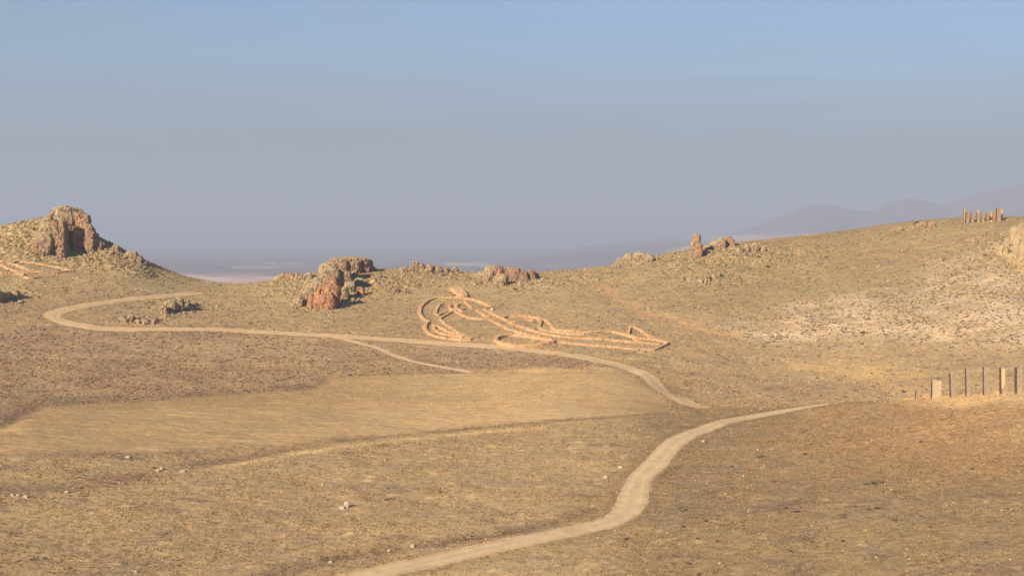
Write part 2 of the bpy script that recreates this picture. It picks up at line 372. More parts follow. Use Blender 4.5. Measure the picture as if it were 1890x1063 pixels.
def wall_mat():
    m, t, b = newmat('dry_stone'); co = objco(t)
    v = N(t, 'ShaderNodeTexVoronoi', ins={'Scale': 1.7}); t.links.new(co, v.inputs['Vector'])
    sp = N(t, 'ShaderNodeSeparateColor'); t.links.new(v.outputs['Color'], sp.inputs[0])
    n = noise_n(t, co, .12, 3, .6)
    c = mixc(t, mrange(t, sp.outputs[0], 0, 1), (.36, .215, .105), (.51, .33, .165))
    c = mixc(t, mrange(t, n, .45, .62, 0, .45), c, (.36, .19, .095))
    c = mixc(t, mrange(t, sp.outputs[1], .86, .95, 0, .8), c, (.26, .15, .09))
    t.links.new(c, b.inputs['Base Color']); bump(t, v.outputs['Distance'], b, .25, .8); return m
M['wall'] = wall_mat()
M['shrub'] = simple_mat('dark_shrub', (.060, .045, .032), (.125, .092, .060), 3)
M['scrub'] = simple_mat('cushion_scrub', (.75, .75, .75), (1.2, 1.2, 1.15), 3, .1, colattr=True)
M['straw'] = simple_mat('dry_grass', (.8, .8, .8), (1.15, 1.15, 1.1), .6, .02, colattr=True)
M['pale'] = simple_mat('pale_limestone', (.33, .26, .165), (.52, .42, .28), 1.2)
M['brownstone'] = simple_mat('brown_stone', (.27, .175, .095), (.38, .25, .14), .8, .05, .8, stretch=(1, 1, .4))
M['orange_stone'] = simple_mat('honey_stone', (.42, .25, .125), (.56, .35, .18), .8, .05, .8, stretch=(1, 1, .4))
M['greybrown'] = simple_mat('grey_brown_stone', (.30, .215, .145), (.37, .27, .18), .8, .05, .8, stretch=(1, 1, .4))
M['paleslab'] = simple_mat('pale_tan_stone', (.43, .32, .19), (.52, .39, .235), .8, .05, .8, stretch=(1, 1, .4))
M['darkstone'] = simple_mat('dark_brown_stone', (.055, .036, .026), (.10, .065, .045), 2, .08)
mg, tg, bgold = newmat('gold_leaf', .38, .5); bgold.inputs['Base Color'].default_value = (.85, .58, .27, 1); bgold.inputs['Metallic'].default_value = .35
nn = noise_n(tg, objco(tg), 2.5, 4, .6); bump(tg, nn, bgold, .06); M['gold'] = mg

# ------------------------------------------------------------------ the ground: one sheet to the horizon
azf = np.linspace(-24, 24, 1400); azc1 = np.linspace(-180, -24.8, 50); azc2 = np.linspace(24.8, 180, 50)
AZ = np.radians(np.concatenate([azc1, azf, azc2]))
RD = np.concatenate([[.01, 4], np.linspace(10, 195, 28), np.linspace(198, 335, 380), np.linspace(335.4, 620, 560)[0:], np.geomspace(622, 44000, 90)])
gx = np.sin(AZ)[:, None]*RD[None]; gy = np.cos(AZ)[:, None]*RD[None]
X = gx.ravel(); Y = gy.ravel(); DD = np.hypot(X, Y)
Z = hbase(X, Y)
vis = (DD > 150) & (DD < 760) & (np.abs(np.degrees(np.arctan2(X, Y))) < 30)
iv = np.where(vis)[0]; x = X[iv]; y = Y[iv]
d_road = np.minimum(linedist(x, y, ROADN, 12), linedist(x, y, ROADF, 12))
d_path = linedist(x, y, PATH, 6); d_track = linedist(x, y, TRACK, 16)
d_b1 = linedist(x, y, BANK1, 24); d_b2 = linedist(x, y, BANK2, 14); d_lt = linedist(x, y, LTRACK, 10); d_b3 = linedist(x, y, BANK3, 10); d_d4 = linedist(x, y, DK4, 8)
m_field = polymask(x, y, FIELD, 3.4, 4.5); m_mauve = polymask(x, y, MAUVE, 3, 4); m_chalk = polymask(x, y, CHALK, 16, 14)
m_rn = polymask(x, y, RIGHTN, 12, 10); m_gc = polymask(x, y, GOLDC, 4, 4); m_g2 = polymask(x, y, GOLD2, 10, 8); m_dv = polymask(x, y, DARKV, 6, 6)
m_crag = np.zeros(len(x))
for (c, r, s) in CRAGM: m_crag = np.maximum(m_crag, s*np.exp(-(((x-c[0])**2+(y-c[1])**2)/(r*r*1.1))))
f30 = fbm(x, y, 34, 3, 1); f12 = fbm(x, y, 13, 3, 2); f5 = fbm(x, y, 5, 3, 3); f2 = fbm(x, y, 2.0, 2, 4); f1 = fbm(x, y, .9, 2, 5)
f60 = fbm(x, y, 60, 3, 21); fs = fbm(x*.35, y*1.3, 9, 4, 31); fs2 = fbm(x*.3, y*1.2, 3.2, 3, 33)
calm = np.clip(1-ss(5, 2.5, d_road)*.97-ss(3, 1, d_path)*.9, 0.02, 1); calm *= 1-.6*m_field
up = ss(380, 520, np.hypot(x, y))
ruff = (.6+.5*m_rn+.3*up)
det = .34*f30+.22*f12+.12*f5*ruff+calm*ruff*(.11*f2+.075*f1)
det += calm*.13*np.clip(fbm(x, y, 1.5, 2, 44)-.10, 0, 1)*ruff
rid = 1-np.abs(fbm(x, y, 6.5, 4, 51))*2.2; det += m_crag*calm*(1.5*np.clip(rid, 0, 1)*np.clip(fbm(x, y, 15, 2, 53)+.6, 0, 1.3)+.5*fbm(x, y, 2.4, 3, 57))
rut = (m_field*.018*np.sin((y*.96+x*.06+.8*fbm(x, y, 40, 2, 5))*2*math.pi/2.6)); det += rut
# little earth banks below the field edges
det += -.55*np.exp(-(d_b1/2.2)**2)*(.7+f12) - .5*np.exp(-(d_b2/1.6)**2)*(.7+f12) - .5*np.exp(-(d_b3/1.6)**2)*(.8+f12) - .25*np.exp(-(d_track/4)**2)
Z[iv] += det
Z = np.where(DD < 3, -1.7, Z)
# colours (what the ground itself is: straw, mauve-brown heath, bare earth, chalk)
def L(r, g, b): c = np.array([r, g, b], float)/255; return np.where(c <= .04045, c/12.92, ((c+.055)/1.055)**2.4)
K_ = np.array([1.10, 1.045, 1.01])
def cc(r, g, b): return L(r, g, b)*K_
col_ = np.tile(cc(150, 129, 97), (len(X), 1)); grain = np.full(len(X), .9)
c = np.tile(cc(151, 129, 95), (len(x), 1))
def over(c, m, k): m = np.clip(m, 0, 1)[:, None]; return c*(1-m)+np.asarray(k)[None]*m
c = over(c, ss(-.25, .45, f60)*.7, cc(160, 139, 101))
c = over(c, ss(.0, .5, fs)*.55, cc(136, 115, 91))
c = over(c, ss(.05, .5, fs2)*.22, cc(166, 143, 103))
c = over(c, ss(.1, .5, f12)*.4, cc(141, 124, 90)); c = over(c, ss(.2, .5, fbm(x*.8, y, 5, 4, 35))*.6, cc(120, 98, 80)); c = over(c, ss(.22, .5, fbm(x*.8, y, 3, 4, 36))*.55, cc(186, 162, 120))
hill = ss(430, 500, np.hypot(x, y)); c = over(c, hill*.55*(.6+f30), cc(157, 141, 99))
c = over(c, m_mauve*(.42+.7*f30+.4*fs), cc(134, 110, 89)); c = over(c, m_mauve*ss(.05, .4, f12-.2*f30)*.5, cc(160, 138, 104))
ox = np.arctan2(x, y)
c = over(c, m_rn*(.75+.4*f12), cc(166, 136, 95)); c = over(c, m_rn*ss(.1, .45, f5)*.35, cc(158, 118, 80)); c = over(c, m_gc*.95, cc(214, 180, 128))
c = over(c, m_g2*(.5+.8*f12), cc(178, 152, 99)); c = over(c, m_dv*(.35+.6*f12), cc(133, 112, 91))
c = over(c, m_chalk*(.75+1.0*f12+.5*f30), cc(190, 167, 133)); c = over(c, m_chalk*ss(.0, .3, fs)*.65, cc(202, 182, 152))
fr = m_field*ss(-.19, .0, ox+.04*f30)
c = over(c, m_field*.72, cc(167, 140, 97)); c = over(c, fr*.8, cc(190, 163, 118)); c = over(c, m_field*ss(.05, .35, fbm(x*.16, y*1.5, 2.2, 2, 61))*.35, cc(153, 130, 92))
c = over(c, m_field*ss(.1, .4, fbm(x*.16, y*1.6, 2.6, 2, 63))*.35, cc(196, 168, 122))
c = over(c, m_crag*.85, cc(160, 138, 99)); c = over(c, m_crag*ss(.0, .4, f5)*.7, cc(139, 117, 85)); c = over(c, m_crag*ss(.15, .45, fbm(x, y, 9, 3, 71))*.6, cc(182, 160, 120))
c = over(c, np.exp(-(d_track/4.5)**2)*.6, cc(172, 138, 98))
c = c*(1+.04*ss(345, 335, np.hypot(x, y)))[:, None]; wb1 = 2.0+4.5*ss(-.05, -.25, ox); c = over(c, np.exp(-(d_b1/wb1)**2)*(.55+.5*fs)*(1-m_field*.7), cc(116, 94, 76))
wb2 = 1.3+2.6*ss(-.02, -.3, ox); c = over(c, np.exp(-(d_b2/wb2)**2)*(.62+.6*fs), cc(118, 95, 76)); c = over(c, np.exp(-(d_d4/2)**2)*(.5+.4*fs), cc(128, 106, 84))
c = over(c, np.exp(-(d_lt/1.6)**2)*(.7+.6*fs), cc(190, 162, 115)); c = over(c, np.exp(-(d_b3/2.2)**2)*(.7+.7*f5), cc(112, 94, 72))
c = over(c, ss(6.5, 2.4, d_road+1.2*f5)*.55, cc(140, 116, 84)); c = over(c, ss(3.4, 1.6, d_road+.8*f2)*.8, cc(196, 162, 118)); c = over(c, ss(1.6, .5, d_path)*.8, cc(190, 160, 120))
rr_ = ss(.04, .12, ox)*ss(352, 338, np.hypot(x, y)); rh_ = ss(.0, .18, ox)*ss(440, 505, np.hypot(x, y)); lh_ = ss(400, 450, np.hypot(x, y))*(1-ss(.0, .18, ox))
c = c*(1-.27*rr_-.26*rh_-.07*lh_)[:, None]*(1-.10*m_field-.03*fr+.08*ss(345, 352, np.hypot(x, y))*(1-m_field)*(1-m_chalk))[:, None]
g = np.full(len(x), 1.0); g -= .22*m_field; g *= 1-.6*ss(3.5, 2, d_road)
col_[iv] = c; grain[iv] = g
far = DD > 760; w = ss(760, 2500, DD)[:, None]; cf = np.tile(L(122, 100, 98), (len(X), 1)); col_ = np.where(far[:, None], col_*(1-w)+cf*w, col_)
nA, nR = len(AZ), len(RD)
idx = np.arange(nA*nR).reshape(nA, nR); a0 = idx; a1 = np.roll(idx, -1, 0)
quads = np.stack([a0[:, :-1], a0[:, 1:], a1[:, 1:], a1[:, :-1]], -1).reshape(-1, 4)
V = np.stack([X, Y, Z], 1)
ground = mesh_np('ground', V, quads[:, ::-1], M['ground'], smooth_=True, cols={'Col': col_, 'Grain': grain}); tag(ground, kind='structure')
nrm = ground.data.polygons[nR*700+500].normal.z
if nrm < 0: ground.data.flip_normals()
Zg = Z.reshape(nA, nR); AZ0 = AZ
def gz(px, py):
    """height of the ground sheet"""
    px = np.atleast_1d(np.asarray(px, float)); py = np.atleast_1d(np.asarray(py, float))
    a = np.arctan2(px, py); D = np.hypot(px, py)
    i = np.clip(np.searchsorted(AZ0, a)-1, 0, nA-2); j = np.clip(np.searchsorted(RD, D)-1, 0, nR-2)
    u = (a-AZ0[i])/(AZ0[i+1]-AZ0[i]); v = (D-RD[j])/(RD[j+1]-RD[j])
    return Zg[i, j]*(1-u)*(1-v)+Zg[i+1, j]*u*(1-v)+Zg[i, j+1]*(1-u)*v+Zg[i+1, j+1]*u*v
def gz1(p): return float(gz(p[0], p[1])[0])
# masks for scattering, looked up from the ground vertices
def grid_field(vals):
    full = np.zeros(len(X)); full[iv] = vals; G = full.reshape(nA, nR)
    def fn(px, py):
        a = np.arctan2(px, py); D = np.hypot(px, py)
        i = np.clip(np.searchsorted(AZ0, a), 0, nA-1); j = np.clip(np.searchsorted(RD, D), 0, nR-1); return G[i, j]
    return fn
q_road = grid_field(np.minimum(d_road, d_path*1.6)); q_crag = grid_field(m_crag); q_field = grid_field(m_field); q_chalk = grid_field(m_chalk); q_mauve = grid_field(m_mauve); q_rn = grid_field(m_rn); q_f12 = grid_field(f12)
CG = col_.reshape(nA, nR, 3)
def q_col(px, py):
    a = np.arctan2(px, py); D = np.hypot(px, py)
    return CG[np.clip(np.searchsorted(AZ0, a), 0, nA-1), np.clip(np.searchsorted(RD, D), 0, nR-1)]

# ------------------------------------------------------------------ far country: badlands, low ranges, mountains
HK = .62          # range of the far country, scaled
def ridge(pts, Dr, w):
    xs = np.array([math.atan2(ray(a, 400)[0], ray(a, 400)[1]) for a, b in pts]); zs = np.array([ray(a, b)[2]*Dr for a, b in pts]); return xs, zs, Dr, w
RG = [ridge([(-400, 380), (-100, 420), (200, 480), (330, 488), (400, 490), (440, 498), (500, 507), (560, 512), (700, 516)], 6800, 700),
      ridge([(550, 518), (700, 500), (800, 493), (900, 484), (1000, 474), (1100, 466), (1200, 456), (1300, 446), (1400, 438), (1600, 436), (1890, 430), (2300, 430)], 8200, 1000),
      ridge([(600, 500), (900, 478), (1000, 466), (1130, 450), (1300, 436), (1370, 428), (1440, 400), (1475, 386), (1500, 378), (1540, 380), (1580, 391), (1610, 390), (1640, 376), (1672, 368), (1705, 371), (1740, 379), (1790, 362), (1840, 350), (1890, 339), (2000, 325), (2300, 350)], 11500, 1500)]
A2 = np.radians(np.linspace(-30, 30, 420)); R2 = np.concatenate([np.linspace(2600, 14500, 260)])
fx = (np.sin(A2)[:, None]*R2).ravel(); fy = (np.cos(A2)[:, None]*R2).ravel(); fa = np.arctan2(fx, fy); fd = np.hypot(fx, fy)
bad = np.clip(1-np.abs(fbm(fx, fy, 520, 5, 81))*3, 0, 1); edge = ss(2600, 3400, fd)*ss(14400, 13500, fd)
fz = FLOOR+edge*(6+22*bad)
for i, (xs, zs, Dr, w_) in enumerate(RG):
    zr = np.interp(fa, xs, zs)
    sh = np.exp(-np.abs((fd-Dr)/w_)**1.6); rr = np.maximum(zr-FLOOR, 0)
    gul = 1-.84*np.abs(fbm(fx, fy, 900, 4, 95+i))*(1-sh)
    fz = np.maximum(fz, FLOOR+rr*sh*np.clip(gul, .3, 1)+2)
fz = np.where((fd < 2650) | (fd > 14400), FLOOR-8, fz)
mauve_ = L(118, 96, 96); white_ = L(206, 174, 152)
c1 = np.tile(mauve_, (len(fx), 1)); n_ = ss(-.35, .25, fbm(fx, fy*.5, 420, 5, 99))
pale = ss(6100, 5300, fd)*n_*.95                                  # eroded white badlands in front of the blue hill
pale = np.maximum(pale, np.exp(-((fz-2)/26)**2)*(fd > 7400)*ss(.10, .16, fa)*.9*(.5+.5*n_))
pale = np.maximum(pale, ss(.1, .45, fbm(fx*.3, fy*.3, 160, 4, 97))*(fd > 6900)*(fd < 8300)*.8)[:, None]
c1 = c1*(1-pale)+white_*pale
i2 = np.arange(len(A2)*len(R2)).reshape(len(A2), len(R2))
q2 = np.stack([i2[:-1, :-1], i2[:-1, 1:], i2[1:, 1:], i2[1:, :-1]], -1).reshape(-1, 4)
mf, tf, bf = newmat('far_country'); bgc = mixc(tf, 1.0, attr(tf, 'Col'), mixc(tf, mrange(tf, noise_n(tf, objco(tf), .006, 5, .65), .3, .7), (.75, .76, .8), (1.2, 1.18, 1.15)), 'MULTIPLY'); tf.links.new(bgc, bf.inputs['Base Color'])
hills = mesh_np('hills', np.stack([fx, fy, fz], 1), q2[:, ::-1], mf, smooth_=True, cols={'Col': c1}); tag(hills, kind='structure')
if hills.data.polygons[4000].normal.z < 0: hills.data.flip_normals()

# ------------------------------------------------------------------ roads
def ribbon(name, line, wid, off=.07, nac=9, wobble=.35, seed=0, ends=(0, 0)):
    line = smooth(line, .8); t = np.gradient(line, axis=0); t /= np.linalg.norm(t, axis=1)[:, None]+1e-9; nn_ = np.stack([-t[:, 1], t[:, 0]], 1)
    s = np.arange(len(line))*.8; wl = wid/2+wobble*fbm(s, s*0+seed, 7, 4, seed)+.5*wobble*vn2(s/1.9, s*0, seed+8); wr = wid/2+wobble*fbm(s, s*0+seed+5, 7, 4, seed+3)
    if callable(ends): k = ends(line); wl *= k; wr *= k
    u = np.linspace(-1, 1, nac); P_ = []
    for a in u: P_.append(line+nn_*np.where(a > 0, a*wl, a*wr)[:, None])
    P_ = np.stack(P_, 1); zz = gz(P_[..., 0].ravel(), P_[..., 1].ravel())
    hgt = off*(1-np.abs(u)**6*1.6)
    zz = zz.reshape(len(line), nac)+hgt[None]
    v = np.concatenate([P_, zz[..., None]], -1).reshape(-1, 3); ii = np.arange(len(v)).reshape(len(line), nac)
    q = np.stack([ii[:-1, :-1], ii[1:, :-1], ii[1:, 1:], ii[:-1, 1:]], -1).reshape(-1, 4)
    o = mesh_np(name, v, q, M['road'], smooth_=True, cols={'Across': np.tile(u, len(line))})
    if o.data.polygons[len(q)//2].normal.z < 0: o.data.flip_normals()
    return tag(o, kind='structure')
def wide(line):
    c0 = hit(1166, 925); c1_ = hit(1225, 845); return 1+.30*np.exp(-(np.hypot(line[:, 0]-c0[0], line[:, 1]-c0[1])/8)**2)+.12*np.exp(-(np.hypot(line[:, 0]-c1_[0], line[:, 1]-c1_[1])/22)**2)
ribbon('dirt_road', ROADN, 5.1, seed=3, ends=wide, wobble=.85)
ribbon('dirt_road', ROADF, 3.05, seed=8)
ribbon('footpath', PATH, 1.5, seed=11, nac=5, wobble=.3)
# ------------------------------------------------------------------ placing on the finished ground
def hit2(px, py, dmin=170, dmax=618):
    d = ray(px, py); D = np.arange(dmin, dmax, .5); g = gz(d[0]*D, d[1]*D)-d[2]*D
    k = np.where(g > 0)[0]
    t = D[int(np.argmax(g))] if len(k) == 0 else D[k[0]]
    return np.array([d[0]*t, d[1]*t])
def hits2(pts, **k): return np.array([hit2(a, b, **k) for a, b in pts])
def mpp(p): return math.hypot(p[0], p[1])/F            # metres per photo pixel there

# ------------------------------------------------------------------ rock
def ico(n):
    import bmesh
    bm = bmesh.new(); bmesh.ops.create_icosphere(bm, subdivisions=n, radius=1)
    v = np.array([q.co[:] for q in bm.verts]); f = np.array([[w.index for w in q.verts] for q in bm.faces]); bm.free(); return v, f
ICO = {n: ico(n) for n in (1, 2, 3, 4, 5)}
def rock_mesh(blobs, seed, sub=4, cell=2.2, tall=1.6, amp=.34):
    """blobs: centre, half sizes, rust, lichen; every blob a fractured block, all joined in one mesh"""
    Vs, Fs, Rs, Ts = [], [], [], []; o = 0
    for bi, (c, h, rust, tint) in enumerate(blobs):
        v, f = ICO[sub]; d = v.copy(); h = np.array(h, float)
        q = np.sign(d)*np.abs(d)**.72; q /= np.maximum(np.abs(q).max(1), 1e-6)[:, None]**.25; p = q*h*.92
        P3 = (p+c)/np.array([cell, cell, cell*tall])
        P3 = P3+.25*np.stack([fbm3(p+c, cell*1.5, 2, 3), fbm3(p+c, cell*1.5, 2, 4), fbm3(p+c, cell*1.5, 2, 6)], 1)
        w1, w2, idn = worley3(P3, seed+bi); n1 = fbm3(p+c, cell*1.8, 4, seed+31+bi); n2 = fbm3(p+c, cell*.35, 3, seed+77)
        w1b, w2b, idb = worley3(P3*2.3, seed+bi+40)
        th_ = idn*40; sl = (np.cos(th_)*P3[:, 0]+np.sin(th_)*P3[:, 1]+np.cos(th_*1.7)*P3[:, 2]); sl = (sl-np.floor(sl))-.5     # tilted slabs
        s = min(h[0], h[1])
        k = (idn-.5)*.75+n1*1.0+sl*.40-.30*np.clip(1-(w2-w1)*9, 0, 1)+(idb-.5)*.34-.15*np.clip(1-(w2b-w1b)*9, 0, 1)
        hd = d.copy(); hd[:, 2] *= .7; p = p+hd*(k*amp*s)[:, None]+n2[:, None]*d*.16*min(s, 2.5)
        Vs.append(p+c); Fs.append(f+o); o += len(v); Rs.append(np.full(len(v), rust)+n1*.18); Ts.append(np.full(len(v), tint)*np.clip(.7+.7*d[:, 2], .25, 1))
    return np.vstack(Vs), np.vstack(Fs), np.concatenate(Rs), np.concatenate(Ts)
def stone(name, label, cat, specs, seed=1, sub=4, cell=2.2, tall=1.6, amp=.34, group=None, mat=None, flat=True):
    """specs: column, top row, foot row, half width in photo pixels, rust, lichen, nearer by metres"""
    bl = []; first = None
    for s in specs:
        x_, yt, yb, hw, ru, ti = s[:6]; near_ = s[6] if len(s) > 6 else 0; dep = s[7] if len(s) > 7 else 1.0
        g = hit2(x_, yb); D = math.hypot(*g)-near_; r = ray(x_, yb); hwm = hw*D/F
        cx, cy = r[0]*(D+hwm*.5*dep), r[1]*(D+hwm*.5*dep); top = ray(x_, yt)[2]*D; foot = min(gz1((cx, cy)), ray(x_, yb)[2]*D)-.6
        hh = max((top-foot)/2, .3)
        bl.append((np.array([cx, cy, foot+hh]), (hwm, hwm*dep, hh*1.03), ru, ti))
        if first is None: first = (cx, cy, foot)
    extra = []
    for i in range(1, len(bl)):       # low ledges of rock tie neighbouring blocks together
        j = min(range(i), key=lambda q: np.hypot(*(bl[i][0]-bl[q][0])[:2])-max(bl[i][1][0], bl[q][1][0]))
        ra, rb = bl[i][1][0], bl[j][1][0]; dd = np.hypot(*(bl[i][0]-bl[j][0])[:2])
        if dd > .6*(ra+rb):
            r_m = max(min(ra, rb)*.9, .4); nn_ = int(dd/(r_m*1.1))+1
            for q in range(1, nn_+1):
                w_ = bl[j][0]+(bl[i][0]-bl[j][0])*q/(nn_+1); z_ = gz1(w_[:2]); extra.append((np.array([w_[0], w_[1], z_-.1]), (r_m, r_m, r_m*.7), bl[i][2]*.3, .8))
    bl += extra
    v, f, r_, t_ = rock_mesh(bl, seed, sub, cell, tall, amp); org = np.array(first)
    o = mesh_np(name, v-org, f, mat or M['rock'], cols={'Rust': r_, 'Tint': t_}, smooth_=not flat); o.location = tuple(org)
    return tag(o, label, cat, group)
def crag(name, label, cat, specs, seed=1, sub=4, cell=2.2, tall=1.6, amp=.34, group=None, mat=None, step=None):
    """specs: column, top row, foot row, half width in photo pixels, rust, lichen, nearer by metres, depth factor, steepness.
    One continuous weathered surface rising out of the slope: blocks, ledges and steep faces"""
    B = []; Vs, Fs = [], []; o_ = 0
    for s in specs:
        x_, yt, yb, hw, ru, ti = s[:6]; near_ = s[6] if len(s) > 6 else 0; dep = s[7] if len(s) > 7 else 1.0
        g = hit2(x_, yb); D = math.hypot(*g)-near_; r = ray(x_, yb); hwm = hw*D/F; Dc = D+hwm*dep*.6
        cx, cy = r[0]*Dc, r[1]*Dc; gg = gz1((cx, cy)); top = ray(x_, yt)[2]*Dc; foot = min(gg, ray(x_, yb)[2]*D)-1.0; hh = max((top-foot)/2, .6)
        B.append((cx, cy, foot+hh, hwm*(1.04+.14*(hh > 3)), hwm*dep*(1.04+.14*(hh > 3)), hh, ru, ti))
    ex = []
    for i in range(1, len(B)):            # ledges that tie the blocks together
        j = min(range(i), key=lambda q: math.hypot(B[i][0]-B[q][0], B[i][1]-B[q][1])-max(B[i][3], B[q][3])); dd = math.hypot(B[i][0]-B[j][0], B[i][1]-B[j][1]); ra, rb = B[i][3], B[j][3]
        if dd > .55*(ra+rb):
            rm = max(min(ra, rb)*.9, .7); k_ = int(dd/(rm*.9))+1
            for q in range(0, k_+1):
                t = q/k_; wx, wy = B[j][0]+(B[i][0]-B[j][0])*t, B[j][1]+(B[i][1]-B[j][1])*t; ex.append((wx, wy, gz1((wx, wy))-.25, rm, rm, .75, min(B[i][6], .2), 1.0))
    B += ex
    for (cx, cy, cz, rx, ry, rz, ru, ti) in B:
        v, f = ICO[4]; q = np.sign(v)*np.abs(v)**(.95 if ti > .75 else .62); q = q/np.maximum(np.abs(q).max(1), 1e-6)[:, None]**(.1 if ti > .75 else .3)
        Vs.append(q*np.array([rx, ry, rz])+np.array([cx, cy, cz])); Fs.append(f+o_); o_ += len(v)
    B = np.array(B); area = (B[:, 3]*B[:, 5]).sum(); vox = step or float(np.clip(B[:, 3].mean()/8, .11, .2))
    org = np.array([B[0, 0], B[0, 1], gz1((B[0, 0], B[0, 1]))])
    tmp = mesh_np('rock_core', np.vstack(Vs)-org, np.vstack(Fs)); md = tmp.modifiers.new('skin', 'REMESH'); md.mode = 'VOXEL'; md.voxel_size = vox
    dg = bpy.context.evaluated_depsgraph_get(); ev = tmp.evaluated_get(dg); me = ev.to_mesh()
    n_ = len(me.vertices); v = np.empty(n_*3, np.float32); me.vertices.foreach_get('co', v); v = v.reshape(-1, 3).astype(float)+org
    nm_ = np.empty(n_*3, np.float32); me.vertices.foreach_get('normal', nm_); nm_ = nm_.reshape(-1, 3).astype(float)
    q = np.array([p_.vertices[:] for p_ in me.polygons if len(p_.vertices) == 4]); ev.to_mesh_clear(); bpy.data.objects.remove(tmp)
    ca = cell*.85; nv = nm_.copy()
    v0 = v.copy(); v = v+nm_*(.5*ca*fbm3(v, ca*2.6, 3, seed+2))[:, None]*min(1.0, .35+B[:, 5].max()/4)
    for lv, (sc_, wgt) in enumerate(((1.0, .92), (.42, .75))):    # break the surface into flat fractured faces
        cs_ = ca*sc_; P = v0+.25*cs_*np.stack([fbm3(v0, cs_*1.5, 2, 3+lv), fbm3(v0, cs_*1.5, 2, 4+lv), fbm3(v0, cs_*1.5, 2, 6+lv)], 1)
        Pa = P/np.array([cs_, cs_, cs_*1.5]); Pa[:, 2] += .3*Pa[:, 0]; w1, w2, i1 = worley3(Pa, seed+lv*3)
        u_, inv, cnt = np.unique(i1.round(9), return_inverse=True, return_counts=True)
        mp = np.stack([np.bincount(inv, v[:, a_])/cnt for a_ in range(3)], 1); mn = np.stack([np.bincount(inv, nv[:, a_])/cnt for a_ in range(3)], 1)
        mn += .35*np.stack([np.sin(u_*91), np.sin(u_*57+1), .5*np.sin(u_*133)], 1)*(.7 if lv else 1); mn /= np.linalg.norm(mn, axis=1)[:, None]+1e-9
        nc = mn[inv]; den = np.maximum((nm_*nc).sum(1), .45); dd_ = ((mp[inv]-v)*nc).sum(1)/den+cs_*.30*(u_[inv]-.5)
        v = v+nm_*np.clip(dd_*wgt, -.75*cs_, .75*cs_)[:, None]-nm_*(.10*cs_*np.clip(1-(w2-w1)*9, 0, 1))[:, None]
    k = .07*fbm3(v, .5, 2, seed+5)
    size = np.interp(np.abs(v-org)[:, :2].max(1), [0, 1], [1, 1])
    # colour by the block the surface belongs to
    best = np.full(n_, 1e9); Ru = np.zeros(n_); Ti = np.zeros(n_)
    for (cx, cy, cz, rx, ry, rz, ru, ti) in B:
        d = np.sqrt(((v[:, 0]-cx)/rx)**2+((v[:, 1]-cy)/ry)**2+((v[:, 2]-cz)/rz)**2); m = d < best; best = np.where(m, d, best); Ru = np.where(m, ru, Ru); Ti = np.where(m, ti, Ti)
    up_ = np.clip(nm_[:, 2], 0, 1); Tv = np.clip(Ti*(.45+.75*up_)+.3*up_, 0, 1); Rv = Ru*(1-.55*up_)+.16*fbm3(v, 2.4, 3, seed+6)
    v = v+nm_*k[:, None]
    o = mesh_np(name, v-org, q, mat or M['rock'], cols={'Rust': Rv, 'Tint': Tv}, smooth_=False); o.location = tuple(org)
    return tag(o, label, cat, group)
crag('rock_crag', 'tall craggy peak with dark cleft and orange face on the left hill', 'rock',
     [(120, 379, 462, 24, .05, .85, -7), (141, 383, 452, 16, .08, .8, -6), (102, 389, 455, 16, .03, 1, -6), (88, 398, 458, 12, .1, 1, -3),
      (98, 414, 467, 18, .42, .6, 1), (110, 404, 465, 12, .46, .4, 3), (84, 428, 466, 14, .3, .7, 2), (114, 436, 469, 7, .3, .4, 4),
      (147, 392, 452, 11, .95, .0, -1.5), (149, 418, 462, 11, .92, .05, -.5), (159, 396, 462, 7, .15, .5, 0), (166, 412, 467, 7, .1, .5, -1), (174, 428, 467, 6, .02, .3, -2), (181, 442, 467, 7, .02, .3, -3), (194, 452, 466, 7, .0, .6, -5)], 11, 5, 2.0, step=.2)
crag('red_boulder', 'low rust red boulder at the foot of the left hill crag', 'rock', [(72, 447, 468, 11, .6, .3, 0), (84, 452, 468, 8, .5, .3, 0)], 12, 4, 1.3, 1.2)
crag('rock_outcrop', 'small jagged grey outcrop on the right shoulder of the left hill', 'rock', [(248, 464, 482, 6, .05, .6), (258, 471, 486, 5, .1, .3), (238, 462, 476, 6, 0, .8), (214, 453, 468, 6, 0, .6)], 13, 4, 1.0, 1.6)
crag('rock_outcrop', 'orange brown rocks at the left edge of the photo below the hill', 'rock', [(6, 536, 556, 12, .42, .4), (25, 535, 552, 9, .45, .3), (-12, 534, 560, 12, .2, .5), (38, 542, 552, 6, .1, .6)], 14, 4, 1.2, mat=M['ochre_rock'])
crag('rock_outcrop', 'olive lichened rock knoll inside the bend of the dirt road', 'rock', [(330, 547, 575, 9, .05, 1), (315, 552, 576, 12, 0, 1), (344, 553, 565, 7, .1, .6), (303, 562, 580, 8, 0, .9), (357, 556, 564, 6, .05, .5)], 15, 4, 1.5, 1.3)
crag('rock_outcrop', 'low row of olive stones beside the road below the knoll', 'rock', [(226, 583, 592, 6, 0, 1), (240, 581, 592, 7, 0, 1), (252, 583, 591, 6, .05, .8), (286, 586, 594, 4, 0, .3)], 16, 4, .9, 1.1)
